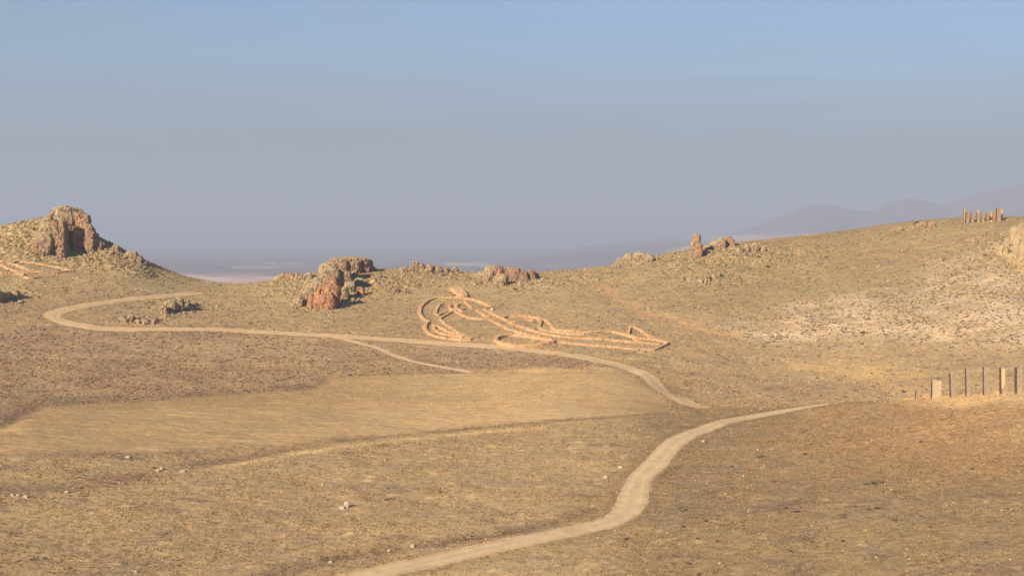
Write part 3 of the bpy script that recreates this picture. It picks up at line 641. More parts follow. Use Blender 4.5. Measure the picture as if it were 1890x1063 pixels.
crag('rock_crag', 'grey brown rock ridge with rust red lower face left of the stone walls', 'rock',
     [(606, 484, 525, 15, .2, .8), (624, 477, 520, 18, .36, .5), (646, 475, 505, 18, .42, .5), (666, 476, 503, 14, .46, .4), (681, 480, 501, 8, .35, .2, 0), (689, 491, 501, 5, .5, 0),
      (614, 494, 540, 14, .3, .5, 0), (632, 500, 535, 14, .3, .5, 0), (609, 512, 556, 12, .6, .1, 1, .8), (594, 527, 566, 12, .85, 0, 1.5, .8), (613, 526, 566, 12, .85, 0, 1.5, .8), (579, 544, 568, 10, .8, .1, 1.5, .8), (600, 542, 569, 16, .85, 0, 2, .7),
      (584, 512, 555, 16, .05, 1, -1, .9), (568, 532, 562, 14, 0, 1, -1, .9), (552, 548, 566, 12, 0, 1, 0, .9), (632, 528, 556, 10, .2, .8, 0, .8), (646, 520, 540, 10, .15, .9, 0, .9), (662, 512, 526, 9, .15, .9, 0, .9)], 21, 5, 1.7, step=.17)
crag('red_boulder', 'small dark red boulder right of the rust red crag face', 'rock', [(665, 530, 546, 7, .72, .2, 0)], 22, 4, 1.0, 1.3)
crag('rock_outcrop', 'pair of low brown stones on the slope above the walls', 'rock', [(732, 527, 542, 5, .3, .5), (746, 531, 542, 4, .25, .7), (722, 528, 538, 4, .15, .5)], 23, 4, .9, 1.3)
crag('rock_outcrop', 'low yellow orange rock lip on the skyline left of the grey ridge', 'rock', [(530, 505, 516, 14, .5, .6, 0, .6), (550, 504, 514, 12, .35, .8, 0, .6), (514, 509, 518, 8, .1, 1, 0, .6), (570, 503, 514, 8, .1, 1, 0, .6)], 24, 4, 1.2, .8)
crag('rock_spire', 'short orange rock spike on the middle of the skyline', 'rock', [(767, 481, 503, 5, .45, .5), (778, 486, 503, 6, .25, .6), (759, 490, 503, 5, .1, 1)], 25, 4, 1.0, 1.8)
crag('rock_outcrop', 'low olive rocks trailing right from the orange spike on the skyline', 'rock', [(792, 488, 503, 8, .1, 1), (808, 490, 503, 8, .05, 1), (824, 494, 504, 7, .05, .8), (840, 494, 504, 6, 0, 1), (745, 493, 504, 7, .05, 1)], 26, 4, 1.1, 1.2)
crag('rock_crag', 'broad purple brown rock with an orange patch on the skyline above the walls', 'rock', [(905, 490, 520, 11, .1, 1), (918, 491, 518, 9, .5, .4, 1), (935, 493, 520, 11, .40, 0), (950, 494, 518, 9, .38, 0), (925, 505, 524, 12, .1, .9, 2), (966, 500, 519, 7, .3, .1), (980, 499, 517, 8, .32, 0), (990, 503, 514, 5, .3, 0), (890, 500, 516, 9, 0, 1)], 27, 5, 1.4, 1.5, .36)
crag('rock_spire', 'lone upright rock pillar standing on the skyline right of centre', 'rock', [(1285, 431, 474, 6, .45, .3, 0, .9), (1283, 446, 476, 6.5, .35, .4, 0), (1290, 449, 476, 5, .55, .05, 0), (1280, 464, 480, 7, .3, .5, 1)], 31, 5, 1.25, 1.7, .38)
crag('rock_outcrop', 'red topped rock ledge on the skyline right of the lone pillar', 'rock', [(1332, 438, 458, 8, .1, .9), (1345, 438, 455, 7, .55, .1), (1320, 444, 460, 9, .05, 1), (1352, 442, 455, 4, .4, .2)], 32, 4, 1.1, 1.2)
crag('rock_outcrop', 'rounded pale olive knoll on the skyline left of the pillar', 'rock', [(1160, 469, 488, 10, 0, 1), (1180, 465, 486, 12, .08, 1), (1198, 469, 484, 9, .05, .9), (1146, 476, 489, 8, .05, .6)], 33, 4, 1.6, .9)
crag('rock_outcrop', 'small broken stones on the right hand skyline left of the dark rock', 'rock', [(1651, 419, 427, 3.5, .3, .4), (1662, 418, 427, 3.5, .2, .5), (1656, 421, 427, 4, .3, .4)], 34, 3, .7, 1.3)
crag('rock_outcrop', 'brown and dark rock heap on the skyline left of the upper columns', 'rock', [(1712, 408, 420, 7, .45, .1), (1720, 410, 419, 5, .3, .2), (1703, 409, 421, 6, .2, .4), (1696, 413, 420, 5, .1, .4)], 35, 4, 1.1, 1.2)
crag('rock_cliff', 'ochre and olive cliff face at the right edge below the upper columns', 'rock', [(1872, 466, 492, 9, .3, .3), (1884, 452, 484, 11, .3, .4), (1852, 456, 472, 8, .2, .6), (1864, 440, 462, 10, .25, .5), (1882, 430, 456, 12, .3, .4), (1897, 414, 445, 13, .2, .6), (1874, 418, 438, 8, .15, .8), (1898, 450, 500, 12, .35, .3), (1842, 446, 460, 7, .2, .8)], 36, 5, 1.8, mat=M['ochre_rock'], step=.2)
crag('rock_outcrop', 'pale lichened stones on the slope below the lone pillar', 'rock', [(1300, 506, 518, 9, .02, .7, 0, .6), (1276, 512, 522, 8, .02, .8, 0, .6), (1322, 498, 512, 8, .05, .9, 0, .6)], 37, 4, 1.1, .8)
crag('rock_outcrop', 'jagged olive rocks between the pillar and the right hill', 'rock', [(1393, 448, 466, 7, .1, .9), (1378, 452, 466, 6, .05, 1), (1408, 456, 466, 5, .1, .6), (1366, 456, 468, 7, .1, .8)], 38, 4, 1.1, 1.3)

# fallen rock round the feet of the outcrops
tx, ty, tr, tt = [], [], [], []
for o in [q for q in C.objects if q.name.startswith(('rock_', 'red_b'))]:
    bb = np.array([list(k_) for k_ in o.bound_box])+np.array(o.location); wx, wy = np.ptp(bb[:, 0]), np.ptp(bb[:, 1]); cx, cy = bb[:, 0].mean(), bb[:, 1].mean(); k_ = int(10+wx*9)
    an = rng.uniform(0, 6.283, k_); rd = rng.uniform(.35, .95, k_)**.8; tx.append(cx+np.cos(an)*(wx*.62+1.2)*rd); ty.append(cy+np.sin(an)*(wy*.62+1.2)*rd); tr.append(rng.uniform(.12, .3, k_)+.35*rng.random(k_)**5*min(2, wx/6)); tt.append(np.full(k_, 0.))
tx, ty, tr = map(np.concatenate, (tx, ty, tr)); rv, rf = ICO[2]; q = np.sign(rv)*np.abs(rv)**.7; kk = 1+.35*vn3(rv*1.9+4, 12); RV = q*kk[:, None]
n_ = len(tx); th_ = rng.uniform(0, 6.28, n_); S3 = tr[:, None]*rng.uniform(.7, 1.3, (n_, 3)); vv = RV[None]*S3[:, None]; c_, s_ = np.cos(th_)[:, None], np.sin(th_)[:, None]
vv = np.stack([vv[..., 0]*c_-vv[..., 1]*s_+tx[:, None], vv[..., 0]*s_+vv[..., 1]*c_+ty[:, None], vv[..., 2]+(gz(tx, ty)+tr*.2)[:, None]], -1)
o = mesh_np('rubble', vv.reshape(-1, 3), (rf[None]+(np.arange(n_)*len(rv))[:, None, None]).reshape(-1, 3), M['rock'], cols={'Rust': np.repeat(rng.uniform(0, .42, n_), len(rv)), 'Tint': np.repeat(rng.uniform(.3, 1, n_), len(rv))}); tag(o, kind='stuff')

# pale field stones one can point at
def fstone(x_, y_, w, h, label, seed): return stone('field_stone', label, 'stone', [(x_, y_-h, y_+1, w, .1, .1)], seed, 3, .6, 1, .3, mat=M['pale'], group=None)
fstone(640, 937, 5, 12, 'large pale boulder alone in the lower left meadow', 41)
fstone(631, 938, 6, 5, 'flat pale stone touching the left side of the large pale boulder', 42)
fstone(298, 867, 3.5, 6, 'pinkish pale stone on the dark bank in the left meadow', 43)
fstone(291, 869, 3, 4, 'smaller pale stone just left of the pinkish one on the dark bank', 44)
fstone(236, 844, 5, 3, 'long flat pale stone in the left part of the field', 45)
fstone(23, 914, 3.5, 4, 'leftmost of three pale stones in a row near the left edge', 46)
fstone(33, 915, 3.5, 4, 'middle of three pale stones in a row near the left edge', 47)
fstone(48, 918, 4, 5, 'rightmost of three pale stones in a row near the left edge', 48)
fstone(124, 909, 4, 4, 'squarish yellow stone right of the row of three near the left edge', 49)
fstone(762, 1009, 4, 6, 'tan stone beside the nearest stretch of dirt road', 50)
fstone(718, 1018, 3, 5, 'small tan stone left of the tan stone beside the near road', 51)
fstone(610, 1038, 4, 4, 'white stone in the dark bank left of the near road', 52)
fstone(251, 1056, 3.5, 4, 'pale yellow stone near the bottom edge of the meadow', 53)
fstone(1118, 881, 4, 4, 'pale stone left of the road where it widens', 54)
fstone(1145, 863, 5, 4, 'white flat stone on the bank left of the road', 55)
fstone(1298, 815, 4, 3, 'white stone right of the road above the bend', 56)
fstone(337, 870, 7, 2.5, 'long low pale slab right of the pinkish stone on the bank', 57)
fstone(908, 573, 3, 5, 'whitish stone at the end of the upper wall', 58)

# ------------------------------------------------------------------ scatter many small shapes into one mesh
def scatter(name, base, pts, sc, rot, cols, mat, zs, kind='stuff', squash=None, label=None, cat=None):
    bv, bf = base; n_, m_ = len(pts), len(bv)
    c_, s_ = np.cos(rot), np.sin(rot); v = np.empty((n_, m_, 3))
    sx = sc if sc.ndim == 2 else np.stack([sc, sc, sc], 1)
    bx = bv[None, :, 0]*sx[:, :1]; by = bv[None, :, 1]*sx[:, 1:2]
    v[..., 0] = bx*c_[:, None]-by*s_[:, None]+pts[:, :1]; v[..., 1] = bx*s_[:, None]+by*c_[:, None]+pts[:, 1:2]
    v[..., 2] = bv[None, :, 2]*sx[:, 2:3]+zs[:, None]
    f = (bf[None]+(np.arange(n_)*m_)[:, None, None]).reshape(-1, bf.shape[1])
    cs = {'Col': np.repeat(cols, m_, 0)} if cols is not None else None
    o = mesh_np(name, v.reshape(-1, 3), f, mat, cols=cs)
    if kind: o['kind'] = kind
    return tag(o, label, cat)
def samp(n_, d0, d1, amax=22.5):
    a = np.radians(rng.uniform(-amax, amax, n_)); D = np.sqrt(rng.uniform(d0*d0, d1*d1, n_)); return np.sin(a)*D, np.cos(a)*D
# cushion-shaped dry scrub on the rocky mounds and hills
v, f = ICO[2]; kk = 1+.38*vn3(v*2.3+5, 3)+.2*vn3(v*5, 8); dome = v*kk[:, None]; low = np.where(dome[f].mean(1)[:, 2] > -.25)[0]; DOME = (dome*np.array([1, 1, .62]), f[low])
v1, f1 = ICO[1]; kk = 1+.3*vn3(v1*2.1+2, 5); d1_ = v1*kk[:, None]; low = np.where(d1_[f1].mean(1)[:, 2] > -.3)[0]; DOME1 = (d1_*np.array([1, 1, .65]), f1[low])
x, y = samp(130000, 400, 600); pk = q_crag(x, y); keep = (rng.random(len(x)) < pk**1.6*.95) & (q_road(x, y) > 3.2); x, y = x[keep], y[keep]
cl = fbm(x, y, 7, 2, 303); keep = cl > -.3; x, y = x[keep][:17000], y[keep][:17000]; n_ = len(x)
pal = np.array([L(143, 125, 84), L(153, 135, 94), L(130, 111, 77), L(163, 144, 106), L(100, 82, 60)]); cs = pal[rng.choice(5, n_, p=[.3, .25, .2, .13, .12])]*rng.uniform(.72, 1.05, (n_, 1))
s_ = rng.uniform(.2, .55, n_)*rng.uniform(.7, 1.35, n_)
scatter('scrub', DOME1, np.stack([x, y], 1), s_, rng.uniform(0, 6.28, n_), cs, M['scrub'], gz(x, y)+s_*.1)
# low heath of small brown cushions on the slopes
x, y = samp(80000, 345, 600); q = .10+.55*q_chalk(x, y)+.22*q_mauve(x, y)+.34*q_crag(x, y); cl = fbm(x, y, 10, 3, 307); keep = (rng.random(len(x)) < q*(.5+1.6*np.clip(cl+.2, 0, 1))) & (q_road(x, y) > 3) & (q_field(x, y) < .3); x, y = x[keep][:15000], y[keep][:15000]; n_ = len(x)
pal = np.array([L(118, 98, 72), L(104, 84, 66), L(134, 116, 82), L(92, 74, 58)]); cs = pal[rng.choice(4, n_)]*rng.uniform(.85, 1.15, (n_, 1)); s_ = rng.uniform(.2, .5, n_)
scatter('heath', DOME1, np.stack([x, y], 1), np.stack([s_*1.3, s_, s_*.8], 1), rng.uniform(0, 6.28, n_), cs, M['scrub'], gz(x, y)+s_*.05)
# loose pale stones
x, y = samp(60000, 205, 600); cl = fbm(x, y, 12, 3, 311)+.5*fbm(x, y, 3, 2, 312); keep = (cl > .18+.05*(np.hypot(x, y) > 400)) & (q_road(x, y) > 2.6) & (q_field(x, y) < .5); x, y = x[keep][:9000], y[keep][:9000]; n_ = len(x)
v, f = ICO[1]; PEB = (v*(1+.3*vn3(v*2+9, 7))[:, None]*np.array([1, .8, .55]), f)
cs = np.array([L(205, 182, 140), L(186, 158, 116), L(190, 150, 110)])[rng.choice(3, n_)]*rng.uniform(.8, 1.1, (n_, 1)); s_ = .07+.16*rng.random(n_)**2.5; s_ *= np.where(np.hypot(x, y) > 380, 1.5, 1)
scatter('loose_stones', PEB, np.stack([x, y], 1), s_, rng.uniform(0, 6.28, n_), cs, M['scrub'], gz(x, y)+s_*.2)
# tufts of dry grass on the near slopes
bl = []; fl = []
for k in range(6):
    a = k*1.047+.3; r = .5; lx, ly = math.cos(a), math.sin(a); bl += [(lx*.2-ly*.28, ly*.2+lx*.28, 0), (lx*.2+ly*.28, ly*.2-lx*.28, 0), (lx*(.7+.2*(k % 2)), ly*(.7+.2*(k % 2)), .8+.3*(k % 3)*.6)]; fl.append((3*k, 3*k+1, 3*k+2))
TUFT = (np.array(bl), np.array(fl))
x, y = samp(170000, 203, 400); cl = fbm(x, y, 9, 3, 321); cl2 = fbm(x, y, 2.5, 2, 322); D = np.hypot(x, y)
keep = (rng.random(len(x)) < np.clip(.42+.9*cl+.5*cl2, .03, 1)) & (q_road(x, y) > 2.2+.9*rng.random(len(x))) & (q_field(x, y) < .6); x, y = x[keep][:62000], y[keep][:62000]; n_ = len(x)
own = q_col(x, y); cs = own*rng.uniform(.72, 1.38, (n_, 1))*np.array([[1.0, .985, .93]]); dk = rng.random(n_) < .24; cs[dk] *= .6
s_ = rng.uniform(.12, .30, n_)
scatter('grass', TUFT, np.stack([x, y], 1), np.stack([s_, s_, s_*1.05], 1), rng.uniform(0, 6.28, n_), cs, M['straw'], gz(x, y)-.02)

x, y = samp(120000, 330, 600); cl = fbm(x, y, 9, 3, 331); keep = (rng.random(len(x)) < np.clip(.45+.9*cl, .05, 1)) & (q_road(x, y) > 2.4) & (q_field(x, y) < .5); x, y = x[keep][:45000], y[keep][:45000]; n_ = len(x)
cs = q_col(x, y)*rng.uniform(.72, 1.4, (n_, 1)); s_ = rng.uniform(.18, .42, n_)
scatter('grass', TUFT, np.stack([x, y], 1), np.stack([s_, s_, s_*.9], 1), rng.uniform(0, 6.28, n_), cs, M['straw'], gz(x, y)-.02)
x, y = samp(150000, 330, 420); y = np.round(y/1.5)*1.5+rng.normal(0, .12, len(y)); keep = (q_field(x, y) > .6) & (rng.random(len(x)) < .5+.8*fbm(x, y, 8, 2, 341)); x, y = x[keep][:24000], y[keep][:24000]; n_ = len(x)
cs = q_col(x, y)*rng.uniform(.66, 1.22, (n_, 1)); s_ = rng.uniform(.10, .24, n_)
scatter('stubble', TUFT, np.stack([x, y], 1), np.stack([s_, s_, s_*.9], 1), rng.uniform(0, 6.28, n_), cs, M['straw'], gz(x, y)-.02)

# ------------------------------------------------------------------ single dark shrubs
def leafy(seed, n_leaf=230):
    r = np.random.default_rng(seed); V_, F_ = [], []; o = 0
    lob = [(r.uniform(-.45, .45), r.uniform(-.4, .4), r.uniform(.15, .45), r.uniform(.35, .6)) for _ in range(6)]
    for _ in range(n_leaf):
        l = lob[r.integers(6)]; d = r.normal(size=3); d /= np.linalg.norm(d); d[2] = abs(d[2])*.9-.15; q = np.array(l[:3])+d*l[3]*r.uniform(.6, 1.0)*np.array([1, 1, .75])
        if q[2] < -.05: q[2] = .02
        t1 = r.normal(size=3); t1 /= np.linalg.norm(t1); t2 = np.cross(t1, d+.01); t2 /= np.linalg.norm(t2)+1e-6; s = r.uniform(.07, .14)
        V_ += [q-t1*s, q+t1*s, q+t2*s*1.3]; F_.append((o, o+1, o+2)); o += 3
    for k in range(7):      # stems
        a = k*.9; b = np.array([math.cos(a)*.5, math.sin(a)*.45, .55]); V_ += [(0.03, 0, -.1), (-.03, .02, -.1), b]; F_.append((o, o+1, o+2)); o += 3
    return np.array(V_), np.array(F_)
SHM = []
for k in range(5):
    v, f = leafy(500+k); o = mesh_np('shrub', v, f, M['shrub']); SHM.append(o.data); bpy.data.objects.remove(o)
ORD = ['', 'second ', 'third ', 'fourth ', 'fifth ', 'sixth ', 'seventh ', 'eighth ', 'ninth ', 'tenth ', 'eleventh ', 'twelfth ', 'thirteenth ', 'fourteenth ']
def shrubs(lst, look, where, group, k=1.0, h=1.0):
    """one shrub each, told apart by height on the slope and by order from the left"""
    ys = sorted(q[1] for q in lst); nb = max(1, int(math.ceil(len(lst)/12))); names = {1: [''], 2: ['upper', 'lower'], 3: ['upper', 'middle', 'lower'], 4: ['topmost', 'upper', 'lower', 'lowest']}[min(nb, 4)]
    rows = [sorted(lst, key=lambda q: q[1])[i::1] for i in range(1)][0]; n_ = len(rows); m = len(names); per = math.ceil(n_/m)
    for b in range(m):
        row = sorted(rows[b*per:(b+1)*per])
        for i, (px, py, w) in enumerate(row):
            rest = len(row)-1-i
            o_ = (ORD[i]+('leftmost' if i == 0 else 'from the left')) if i <= rest else (ORD[rest]+('rightmost' if rest == 0 else 'from the right'))
            shrub(px, py, w*k, look+' '+where+', '+o_+((' of its '+names[b]+' band') if names[b] else ''), group, h)
def shrub(px, py, w, label, group, h=1.0):
    p = hit2(px, py+w*.2); m_ = mpp(p); o = bpy.data.objects.new('shrub', random.choice(SHM)); C.objects.link(o)
    o.location = (p[0], p[1], gz1(p)-.03); s = w*m_; o.scale = (s, s, s*random.uniform(.75, .95)*h); o.rotation_euler = (0, 0, random.uniform(0, 6.28))
    return tag(o, label, 'shrub', group)
GR = 'dark shrubs dotted over the right hillside'; LR = 'low dark brown shrub dotted on the pale right hillside'
LS = 'low dark shrub on the rocky rise around the lone pillar'; GS = 'dark shrubs on the rise around the lone pillar'
shrubs([(1247, 468, 3.5), (1206, 481, 4.5), (1190, 484, 3.5), (1252, 501, 3.5), (1320, 482, 3.5), (1292, 488, 3), (1367, 515, 2.5), (1228, 541, 2.5), (1280, 508, 2.5), (1340, 497, 2.5), (1225, 505, 3), (1298, 476, 3), (1365, 470, 2.5), (1383, 494, 3), (1266, 489, 2.5), (1318, 470, 2.5), (1350, 488, 2.5)], 'dark shrub', 'near the lone pillar', GS, 1.0, 1.0)
shrub(1401, 474, 6, 'upper of two broad dark shrubs right of the lone pillar', None); shrub(1418, 492, 6, 'lower of two broad dark shrubs right of the lone pillar', None)
shrubs([(1418, 570, 3.5), (1431, 587, 3), (1499, 609, 4), (1525, 475, 4), (1528, 465, 3), (1683, 443, 2.5), (1659, 464, 3), (1676, 461, 2.5), (1788, 518, 2.5), (1489, 505, 2.5), (1493, 514, 3.5), (1735, 448, 2), (1505, 555, 3), (1418, 569, 3), (1500, 609, 4.5), (1579, 621, 3.5), (1634, 618, 4),
                  (1644, 615, 3), (1674, 617, 3.5), (1687, 622, 4), (1700, 627, 3.5), (1722, 604, 4), (1773, 620, 3.5), (1420, 632, 4), (1408, 636, 3.5), (1729, 597, 3), (1713, 598, 3), (1690, 595, 3), (1521, 607, 2.5), (1555, 605, 2.5), (1770, 478, 3), (1848, 628, 3), (1818, 610, 3), (1800, 598, 3), (1660, 600, 2.5), (1598, 642, 3), (1570, 640, 2.5), (1460, 640, 2.5)], 'dark shrub', 'on pale right slope', GR, 1.0, 1.0)
shrub(1593, 615, 8, 'widest dark shrub in the middle of the pale right slope', None); shrub(1818, 472, 8, 'flat wide dark shrub left of the ochre cliff', None, .5)
LV = 'small dark shrub on the valley floor under the right hillside'; GV = 'dark shrubs on the valley floor at right'
shrubs([(1508, 698, 4), (1579, 721, 5), (1668, 724, 5), (1655, 727, 3), (1440, 700, 2.5), (1530, 727, 2.5), (1345, 715, 3), (1310, 735, 3), (1390, 722, 2.5), (1610, 690, 2), (1700, 668, 2.5), (1750, 662, 2.5), (1780, 656, 3), (1480, 722, 3)], 'dark shrub', 'on right valley floor', GV, 1.0, 1.0)
LB = 'low purple brown shrub on the near slope right of the dirt road'; GB = 'low shrubs on the near slope right of the road'
shrubs([(1265, 942, 6), (1258, 944, 4), (1304, 961, 6), (1400, 843, 6), (1408, 841, 5), (1156, 995, 7), (1289, 993, 6), (1324, 999, 6), (1271, 1039, 7), (1240, 1039, 4), (1428, 888, 6), (1350, 861, 5), (1486, 837, 6), (1290, 1059, 6), (1262, 971, 7), (1612, 892, 8), (1600, 894, 6), (1630, 891, 6), (1620, 938, 8), (1605, 940, 6), (1470, 944, 7), (1450, 938, 5), (1650, 960, 6), (1555, 998, 6), (1500, 1000, 5), (1700, 952, 5), (1460, 1018, 6), (1515, 852, 5), (1795, 865, 6), (1700, 815, 6), (1540, 880, 4), (1820, 1000, 5), (1740, 1035, 5), (1860, 940, 5)], 'low shrub', 'right of near road', GB, 1.1, .75)
LM = 'low dark shrub in the meadow left of the dirt road'; GM = 'dark shrubs in the meadow left of the road'
shrubs([(1155//3.756, 985, 4), (331, 1043, 5), (713, 921, 7), (722, 920, 5), (740, 925, 4), (355, 1002, 3), (460, 1001, 4), (780, 890, 3), (285, 862, 6), (210, 893, 6), (196, 897, 5), (232, 893, 5), (150, 900, 5), (255, 886, 4), (870, 990, 4), (820, 1008, 4), (60, 1032, 7), (82, 1029, 6), (35, 1034, 5), (130, 1048, 5)], 'low shrub', 'in left meadow', GM, 1.05, .75)
LC = 'small dark shrub on the slope between the left crag and the stone walls'; GC_ = 'dark shrubs on the middle slope'
shrubs([(497, 569, 4), (675, 573, 3), (288, 593, 4), (408, 595, 3), (269, 560, 4), (275, 568, 4), (300, 568, 3), (950, 534, 6), (1012, 533, 3), (700, 505, 3), (800, 520, 3), (300, 631, 3), (350, 600, 3), (395, 560, 2.5), (480, 545, 2.5), (180, 481, 4), (205, 487, 4), (170, 478, 4), (310, 532, 2.5), (660, 575, 2.5), (1090, 515, 2.5), (1040, 540, 2.5), (860, 525, 2.5), (1050, 560, 2)], 'dark shrub', 'on middle slope', GC_, 1.0, 1.0)
shrub(838, 545, 5, 'dark shrub tucked left of the pad at the top of the walls', None)
shrub(1698, 414, 12, 'dark shrub on the skyline left of the upper columns', None)
# low brush along the earth banks
v, f = leafy(900, 40); BR = (v, f)
bx = []
for line, dens, sp in ((BANK1, .55, 3.2), (BANK2, 1.1, 1.6), (BANK3, 1.3, 1.4)):
    for p in line[::1]:
        if random.random() < dens*.8: bx.append((p[0]+random.gauss(0, sp), p[1]+random.gauss(0, sp*.8)))
bx = np.array(bx); ok = (q_road(bx[:, 0], bx[:, 1]) > 3.4) & (np.hypot(bx[:, 0], bx[:, 1]) > 190); bx = bx[ok]; n_ = len(bx); s_ = rng.uniform(.22, .55, n_)
mb = simple_mat('bank_brush', (.13, .10, .07), (.26, .205, .14), 2)
scatter('brush', BR, bx, np.stack([s_, s_, s_*.8], 1), rng.uniform(0, 6.28, n_), None, mb, gz(bx[:, 0], bx[:, 1])-.04)

# ------------------------------------------------------------------ curving low dry-stone walls
def wall_part(pix, parent, org, w=1.35, h=.95, seed=0, closed=False):
    ln = smooth(hits2(pix, dmin=345), .4); t = np.gradient(ln, axis=0); t /= np.linalg.norm(t, axis=1)[:, None]+1e-9; nn_ = np.stack([-t[:, 1], t[:, 0]], 1)
    s = np.arange(len(ln))*.4; prof = [(-1.05, -.5), (-1.0, .15), (-.95, .62), (-.80, .98), (-.3, 1.04), (.3, 1.04), (.80, .98), (.95, .62), (1.0, .15), (1.05, -.5)]
    g = gz(ln[:, 0], ln[:, 1]); g = np.convolve(np.pad(g, 4, 'edge'), np.ones(9)/9, 'valid')
    hh = h*(1+.14*vn2(s*.5, s*0+seed, 3)+.14*vn2(s*1.6, s*0, 9)); rows = []
    for k, (a, b) in enumerate(prof):
        ja = .11*vn2(s*1.3, s*0+k*1.7+seed, 5)+.05*rng.normal(size=len(s)); jb = .07*rng.normal(size=len(s))
        o2 = nn_*((a*w/2)+ja*np.sign(a))[:, None]
        rows.append(np.stack([ln[:, 0]+o2[:, 0]+t[:, 0]*.08*rng.normal(size=len(s)), ln[:, 1]+o2[:, 1], g+b*hh+(jb if 0 < b else 0)], 1))
    v = np.stack(rows, 1); m_ = len(prof); ii = np.arange(len(s)*m_).reshape(len(s), m_)
    q = np.stack([ii[:-1, :-1], ii[1:, :-1], ii[1:, 1:], ii[:-1, 1:]], -1).reshape(-1, 4)
    caps = np.array([list(ii[0, ::-1])[:4], list(ii[0, ::-1])[3:7], list(ii[0, ::-1])[6:10]]); caps2 = np.array([list(ii[-1])[:4], list(ii[-1])[3:7], list(ii[-1])[6:10]])
    capm = np.array([[ii[0, 0], ii[0, 3], ii[0, 6], ii[0, 9]], [ii[-1, 9], ii[-1, 6], ii[-1, 3], ii[-1, 0]]])
    tri = np.vstack([q, caps, caps2, capm]); v = v.reshape(-1, 3)
    sv, sf = ICO[1]; ns = int(len(ln)*2.6); at_ = rng.integers(0, len(ln), ns); side = rng.uniform(-1.25, 1.25, ns); out_ = np.abs(side) > 1.02
    px_ = ln[at_]+nn_[at_]*(side*w/2)[:, None]+t[at_]*rng.uniform(-.2, .2, (ns, 1)); r_ = rng.uniform(.09, .21, ns)
    pz = np.where(out_, gz(px_[:, 0], px_[:, 1])+r_*.3, g[at_]+hh[at_]*np.where(np.abs(side) > .85, rng.uniform(.2, 1, ns), 1.0)+rng.uniform(-.05, .08, ns))
    kk = 1+.3*vn3(sv*2+3, 4); SVv = (sv*kk[:, None])[None]*r_[:, None, None]*rng.uniform(.7, 1.25, (ns, 1, 3))+np.stack([px_[:, 0], px_[:, 1], pz], 1)[:, None]
    SFf = (sf[None]+(np.arange(ns)*len(sv))[:, None, None]+len(v)).reshape(-1, 3)
    o = mesh_np('wall', np.vstack([v, SVv.reshape(-1, 3)])-org, [tri, SFf], M['wall'], parent); return o
def Z7(l): return [(760+a/7.875, 520+b/7.875+2.5) for a, b in l]
def Z8(l): return [(950+a/6.3, 560+b/6.3+2.5) for a, b in l]
def ZL(l): return [(a/4.01, 340+b/4.01+1.5) for a, b in l]
c0 = hit2(950, 600); org = np.array([c0[0], c0[1], gz1(c0)])
wf = tag(empty('stone_geoglyph', org), 'long looping figure of low orange dry stone walls on the slope above the road', 'geoglyph')
LAY = [(Z7([(750, 228), (640, 218), (450, 225), (290, 240), (190, 300), (125, 380), (122, 460), (165, 530), (238, 578)]), 1.35, .95),
       (Z7([(236, 580), (198, 630), (205, 700), (280, 762), (400, 797), (560, 827), (700, 838), (850, 830)]), 1.35, .95),
       (Z7([(850, 826), (780, 785), (680, 735), (560, 660), (470, 590), (415, 540), (470, 490), (560, 440), (625, 420)]), 1.2, .85),
       (Z7([(320, 618), (330, 690), (420, 740), (560, 772), (740, 800)]), 1.3, .85), (Z7([(320, 618), (400, 655), (520, 715), (640, 750), (780, 795)]), 1.1, .8),
       (Z7([(770, 285), (600, 300), (430, 320), (375, 370), (350, 440), (375, 480), (480, 440), (610, 415)]), 1.25, .85),
       (Z7([(545, 330), (560, 380), (625, 412)]), 1.2, .85), (Z7([(680, 318), (648, 345), (660, 385), (710, 405), (800, 385), (880, 382)]), 1.2, .85),
       (Z7([(770, 265), (815, 325), (880, 375)]), 1.2, .85), (Z7([(545, 330), (600, 322), (680, 318)]), 1.1, .8),
       (Z7([(750, 228), (800, 235), (900, 255), (1000, 290), (1090, 330), (1155, 365)]), 1.5, .95), (Z7([(1155, 365), (1060, 390), (1130, 435), (1230, 490), (1310, 525)]), 1.3, .9),
       (Z7([(630, 425), (720, 430), (860, 410), (940, 412), (1030, 465), (1120, 515)]), 1.25, .85), (Z7([(640, 430), (690, 452), (760, 490), (860, 520), (1000, 535), (1125, 535)]), 1.4, .9),
       (Z7([(1130, 545), (1250, 605), (1400, 680), (1560, 730), (1700, 765), (1840, 815), (1960, 835)])+Z8([(150, 355), (300, 403), (450, 433), (700, 462), (900, 482), (1100, 497), (1300, 517), (1500, 527), (1625, 535)]), 1.2, .85),
       (Z7([(1310, 520), (1400, 498), (1600, 492), (1750, 502)])+Z8([(150, 148), (290, 168), (380, 205), (435, 265), (475, 302), (600, 315), (800, 328), (950, 325), (1080, 318), (1200, 340), (1330, 375), (1450, 402), (1600, 415), (1770, 440)]), 1.35, .95),
       (Z7([(1380, 578), (1500, 572), (1650, 548), (1780, 552)])+Z8([(120, 180), (220, 172), (300, 178)]), 1.1, .75),
       (Z7([(1310, 525), (1400, 572), (1500, 620), (1650, 672), (1800, 716)])+Z8([(0, 243), (100, 272), (230, 320), (400, 360), (600, 386), (850, 402), (1100, 420), (1300, 440), (1500, 452), (1690, 470)]), 1.2, .85),
       (Z8([(312, 185), (292, 240), (290, 280), (360, 312), (450, 325), (600, 345), (750, 350), (850, 342), (960, 330)]), 1.2, .85),
       (Z8([(1350, 262), (1330, 310), (1322, 350), (1385, 402), (1450, 440)]), 1.15, .85), (Z8([(1350, 262), (1430, 288), (1500, 332), (1570, 385), (1650, 412), (1778, 452)]), 1.15, .85),
       (Z8([(1778, 445), (1765, 470), (1720, 492), (1625, 532)]), 1.15, .85)]
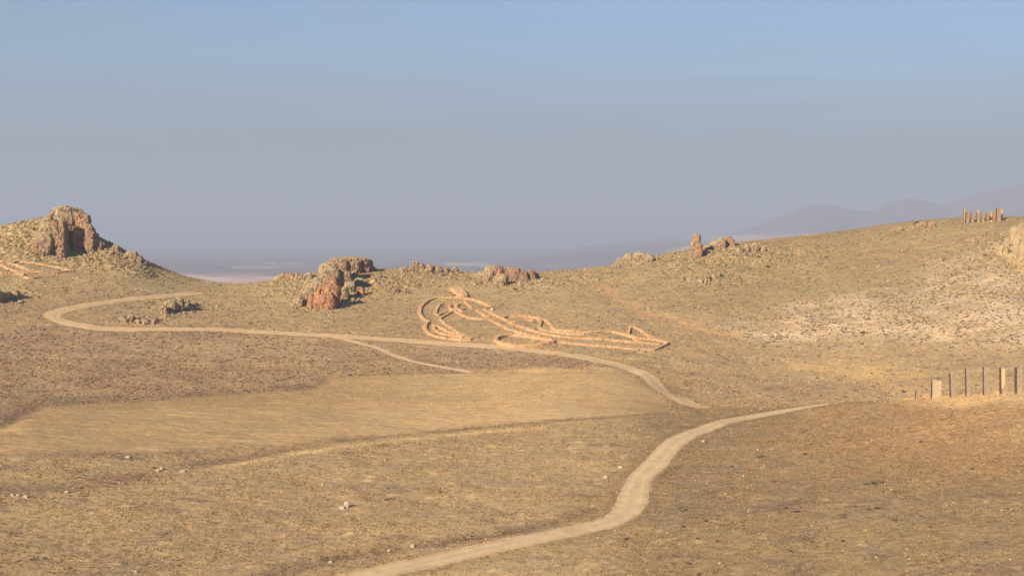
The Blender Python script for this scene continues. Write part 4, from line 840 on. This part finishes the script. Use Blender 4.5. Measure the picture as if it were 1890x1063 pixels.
for i, (pix, w, h) in enumerate(LAY): wall_part(pix, wf, org, w*.82, h*.60, i)
wall_part(Z7([(590, 105), (650, 145), (705, 190), (760, 230)]), wf, org, 2.6, 1.25, 40)
wall_part(Z7([(640, 90), (700, 120), (745, 165), (780, 225)]), wf, org, 1.8, 1.2, 41)
wall_part(Z8([(-225, 425), (-190, 395), (-110, 372), (0, 368), (150, 385), (300, 405), (400, 430), (462, 446), (400, 460), (280, 483), (150, 494), (0, 494), (-110, 480), (-190, 455), (-225, 425)]), wf, org, 1.3, .9, 42)
c0 = hit2(60, 495); org = np.array([c0[0], c0[1], gz1(c0)])
wf2 = tag(empty('stone_geoglyph', org), 'smaller figure of tan dry stone walls on the left hill below the crag', 'geoglyph')
for i, pix in enumerate([ZL([(-60, 560), (0, 568), (60, 578), (75, 588), (130, 572), (250, 582), (350, 600), (450, 622), (535, 640)]), ZL([(535, 640), (400, 657), (250, 645), (180, 622), (125, 600), (75, 588)]), ZL([(-60, 585), (0, 595), (60, 622), (130, 642), (250, 648), (400, 655)]), ZL([(-60, 655), (0, 662), (100, 655), (180, 668)]), ZL([(180, 690), (230, 694), (280, 688)])]):
    wall_part(pix, wf2, org, 1.3, .5, 50+i)

# ------------------------------------------------------------------ standing stone columns
def column(px, ytop, ybot, wface, wedge, label, mat, group=None, lean=0., D=None, gild=None, seed=0, base=None):
    g = hit2(px, ybot) if D is None else None
    D = math.hypot(*g) if D is None else D; r = ray(px, ybot); cx, cy = r[0]*D, r[1]*D; z0 = gz1((cx, cy)); z1 = ray(px, ytop)[2]*D; k = D/F
    Wf, Te = wface*k, wedge*k; phi = math.radians(32); Wd = Wf/math.cos(phi); Th = max(Te/math.sin(phi), .28); az = math.atan2(cx, cy)
    o = empty('standing_stone', (cx, cy, z0)); o.rotation_euler = (0, 0, phi-az); r_ = np.random.default_rng(seed)
    H_ = z1-z0; nl = 14; v = []; zz = np.linspace(-.5, H_, nl)
    for i, z_ in enumerate(zz):
        s_ = 1-.05*max(0, z_)/H_; ln_ = lean*k*(z_/H_)
        for a, b in ((-.5, -.5), (0, -.5), (.5, -.5), (.5, 0), (.5, .5), (0, .5), (-.5, .5), (-.5, 0)):
            v.append((a*Wd*s_+ln_+r_.normal()*.025, b*Th*s_+r_.normal()*.02, z_+(r_.normal()*.08 if i == nl-1 else 0)))
    v = np.array(v); f = []
    for i in range(nl-1):
        for j in range(8): f.append((i*8+j, i*8+(j+1) % 8, (i+1)*8+(j+1) % 8, (i+1)*8+j))
    b8 = (nl-1)*8; f += [(b8, b8+1, b8+2, b8+3), (b8, b8+3, b8+4, b8+7), (b8+7, b8+4, b8+5, b8+6)]
    mesh_np('shaft', v, np.array(f), mat, o)
    # dark brown side, a thin skin proud of the shaft's left flank
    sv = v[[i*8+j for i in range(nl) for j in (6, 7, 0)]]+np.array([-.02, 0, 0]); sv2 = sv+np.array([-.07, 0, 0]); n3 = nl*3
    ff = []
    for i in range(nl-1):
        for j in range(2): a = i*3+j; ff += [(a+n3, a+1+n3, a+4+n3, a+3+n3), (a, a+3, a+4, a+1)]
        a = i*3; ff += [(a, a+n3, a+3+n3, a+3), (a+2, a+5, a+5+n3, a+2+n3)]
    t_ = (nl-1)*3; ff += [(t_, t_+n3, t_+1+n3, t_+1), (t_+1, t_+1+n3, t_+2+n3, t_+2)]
    mesh_np('dark_edge', np.vstack([sv, sv2]), np.array(ff), M['darkstone'], o)
    if gild:
        ya, yb = gild; za, zb = ray(px, ya)[2]*D-z0, ray(px, yb)[2]*D-z0; gp = []; n_g = 12
        for i in range(n_g+1):
            q = i/n_g; w_ = (.40 if q > .22 else .12+.28*q/.22); ln_ = lean*k*((zb+(za-zb)*q)/H_)
            gp += [(-.46*Wd+ln_, -Th*.5-.045, zb+(za-zb)*q), (-.46*Wd+ln_+w_*1.6*Wd+r_.normal()*.02, -Th*.5-.045, zb+(za-zb)*q)]
        gp = np.array(gp); g2 = gp+np.array([0, .03, 0]); m_ = len(gp); gf = []
        for i in range(n_g): a = 2*i; gf += [(a, a+1, a+3, a+2), (a+m_, a+2+m_, a+3+m_, a+1+m_), (a, a+2, a+2+m_, a+m_), (a+1, a+1+m_, a+3+m_, a+3)]
        mesh_np('gilded_panel', np.vstack([gp, g2]), np.array(gf), M['gold'], o)
    return tag(o, label, 'standing stone', group)
G1 = 'row of standing stone columns on the near crest at right'; G2 = 'cluster of standing stone columns on the right hilltop'
DL = 328
def cl_(u): return 1680+u/8.857
def rw(v_): return 660+v_/8.857
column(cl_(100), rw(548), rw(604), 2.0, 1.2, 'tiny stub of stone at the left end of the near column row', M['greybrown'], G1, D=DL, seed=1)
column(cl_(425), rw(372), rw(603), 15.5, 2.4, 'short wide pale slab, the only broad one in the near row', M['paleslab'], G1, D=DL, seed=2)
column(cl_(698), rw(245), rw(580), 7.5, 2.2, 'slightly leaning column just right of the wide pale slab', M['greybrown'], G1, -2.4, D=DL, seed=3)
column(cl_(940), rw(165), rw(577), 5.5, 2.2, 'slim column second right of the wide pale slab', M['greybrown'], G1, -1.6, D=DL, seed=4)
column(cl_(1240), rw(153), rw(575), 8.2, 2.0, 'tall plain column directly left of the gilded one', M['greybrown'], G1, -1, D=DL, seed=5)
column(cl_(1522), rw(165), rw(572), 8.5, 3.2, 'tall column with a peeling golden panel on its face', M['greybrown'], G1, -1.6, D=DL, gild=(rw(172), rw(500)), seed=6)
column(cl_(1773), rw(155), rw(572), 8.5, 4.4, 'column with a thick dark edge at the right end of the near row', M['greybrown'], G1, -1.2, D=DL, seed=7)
def cu(u): return 1640+u/7.56
def ru(v_): return 360+v_/7.56
DU = 590
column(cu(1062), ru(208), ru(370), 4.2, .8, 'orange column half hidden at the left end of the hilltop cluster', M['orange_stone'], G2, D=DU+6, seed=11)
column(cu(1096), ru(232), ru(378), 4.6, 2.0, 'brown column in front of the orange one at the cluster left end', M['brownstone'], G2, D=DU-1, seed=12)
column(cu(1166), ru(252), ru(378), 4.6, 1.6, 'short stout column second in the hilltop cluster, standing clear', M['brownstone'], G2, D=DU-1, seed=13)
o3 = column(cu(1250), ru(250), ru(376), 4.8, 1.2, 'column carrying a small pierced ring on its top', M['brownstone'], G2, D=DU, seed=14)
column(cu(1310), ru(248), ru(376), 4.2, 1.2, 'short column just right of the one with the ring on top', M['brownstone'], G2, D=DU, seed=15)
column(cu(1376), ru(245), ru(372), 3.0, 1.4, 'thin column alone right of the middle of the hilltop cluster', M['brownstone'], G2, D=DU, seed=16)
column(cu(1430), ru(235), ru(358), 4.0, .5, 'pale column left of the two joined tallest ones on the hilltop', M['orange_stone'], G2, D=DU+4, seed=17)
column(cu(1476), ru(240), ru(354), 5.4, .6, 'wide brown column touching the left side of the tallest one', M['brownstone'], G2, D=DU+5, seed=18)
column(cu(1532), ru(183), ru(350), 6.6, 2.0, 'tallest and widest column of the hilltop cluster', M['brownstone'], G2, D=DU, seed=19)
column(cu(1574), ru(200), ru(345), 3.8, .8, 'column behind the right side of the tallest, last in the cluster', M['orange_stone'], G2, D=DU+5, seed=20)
# the pierced ring on the third column
zt_ = ray(cu(1250), ru(250))[2]*DU-o3.location.z; v = []; f = []; nr = 20
for i in range(nr):
    a = 2*math.pi*i/nr
    for r__, y_ in ((.62, -.2), (.62, .2), (.26, .2), (.26, -.2)): v.append((r__*math.cos(a)*.85, y_, zt_+.62+r__*math.sin(a)))
for i in range(nr):
    for j in range(4): f.append((i*4+j, i*4+(j+1) % 4, ((i+1) % nr)*4+(j+1) % 4, ((i+1) % nr)*4+j))
mesh_np('ring', np.array(v), np.array(f), M['orange_stone'], o3)
# flat stones round the feet of the hilltop columns
FT = ['leftmost pale stone at the feet of the hilltop columns', 'pale stone at the foot of the short stout hilltop column', 'pale stone under the short column right of the ringed one', 'pale stone just left of the thin hilltop column', 'pale stone just right of the thin hilltop column', 'rightmost pale stone at the feet of the hilltop columns']
for k, (px, py) in enumerate([(1787, 409), (1792, 409.5), (1806, 409), (1815, 409), (1822, 408.5), (1829, 408)]):
    stone('field_stone', FT[k], 'stone', [(px, py-1.6, py+1.2, 2.6, .2, 0)], 600+k, 3, .5, .8, .25, mat=M['pale'], group='pale stones round the hilltop columns')

# ------------------------------------------------------------------ lone post in the meadow
p = hit2(812, 911); zz = gz1(p); v = []; f = []
for i, (z_, r_, dx) in enumerate([(-.3, .10, 0), (.3, .095, .01), (.8, .09, .04), (1.35, .08, .03)]):
    for j in range(8): v.append((r_*math.cos(j*.785)+dx, r_*math.sin(j*.785), z_))
for i in range(3):
    for j in range(8): f.append((i*8+j, i*8+(j+1) % 8, (i+1)*8+(j+1) % 8, (i+1)*8+j))
f += [(24, 25, 26, 27), (24, 27, 28, 31), (28, 29, 30, 31)]
v = np.array(v); o = mesh_np('wooden_post', v, np.array(f), M['darkstone']); o.location = (p[0], p[1], zz)
tag(o, 'thin dark post standing alone in the lower meadow', 'post')
# ------------------------------------------------------------------ the dusty air over the whole scene
hz = 45000.0; zt, zb = 640.0, FLOOR-12
v = np.array([(a*hz, b*hz, z_) for z_ in (zb, zt) for a, b in ((-1, -1), (1, -1), (1, 1), (-1, 1))])
f = np.array([(3, 2, 1, 0), (4, 5, 6, 7), (0, 1, 5, 4), (1, 2, 6, 5), (2, 3, 7, 6), (3, 0, 4, 7)])
mh = bpy.data.materials.new('dusty_air'); mh.use_nodes = True; th = mh.node_tree; th.nodes.clear()
pv = N(th, 'ShaderNodeVolumePrincipled'); pv.inputs['Density'].default_value = HAZE_D; pv.inputs['Color'].default_value = HAZE_C
oh = N(th, 'ShaderNodeOutputMaterial'); th.links.new(pv.outputs[0], oh.inputs['Volume'])
tag(mesh_np('haze', v, f, mh), kind='stuff')
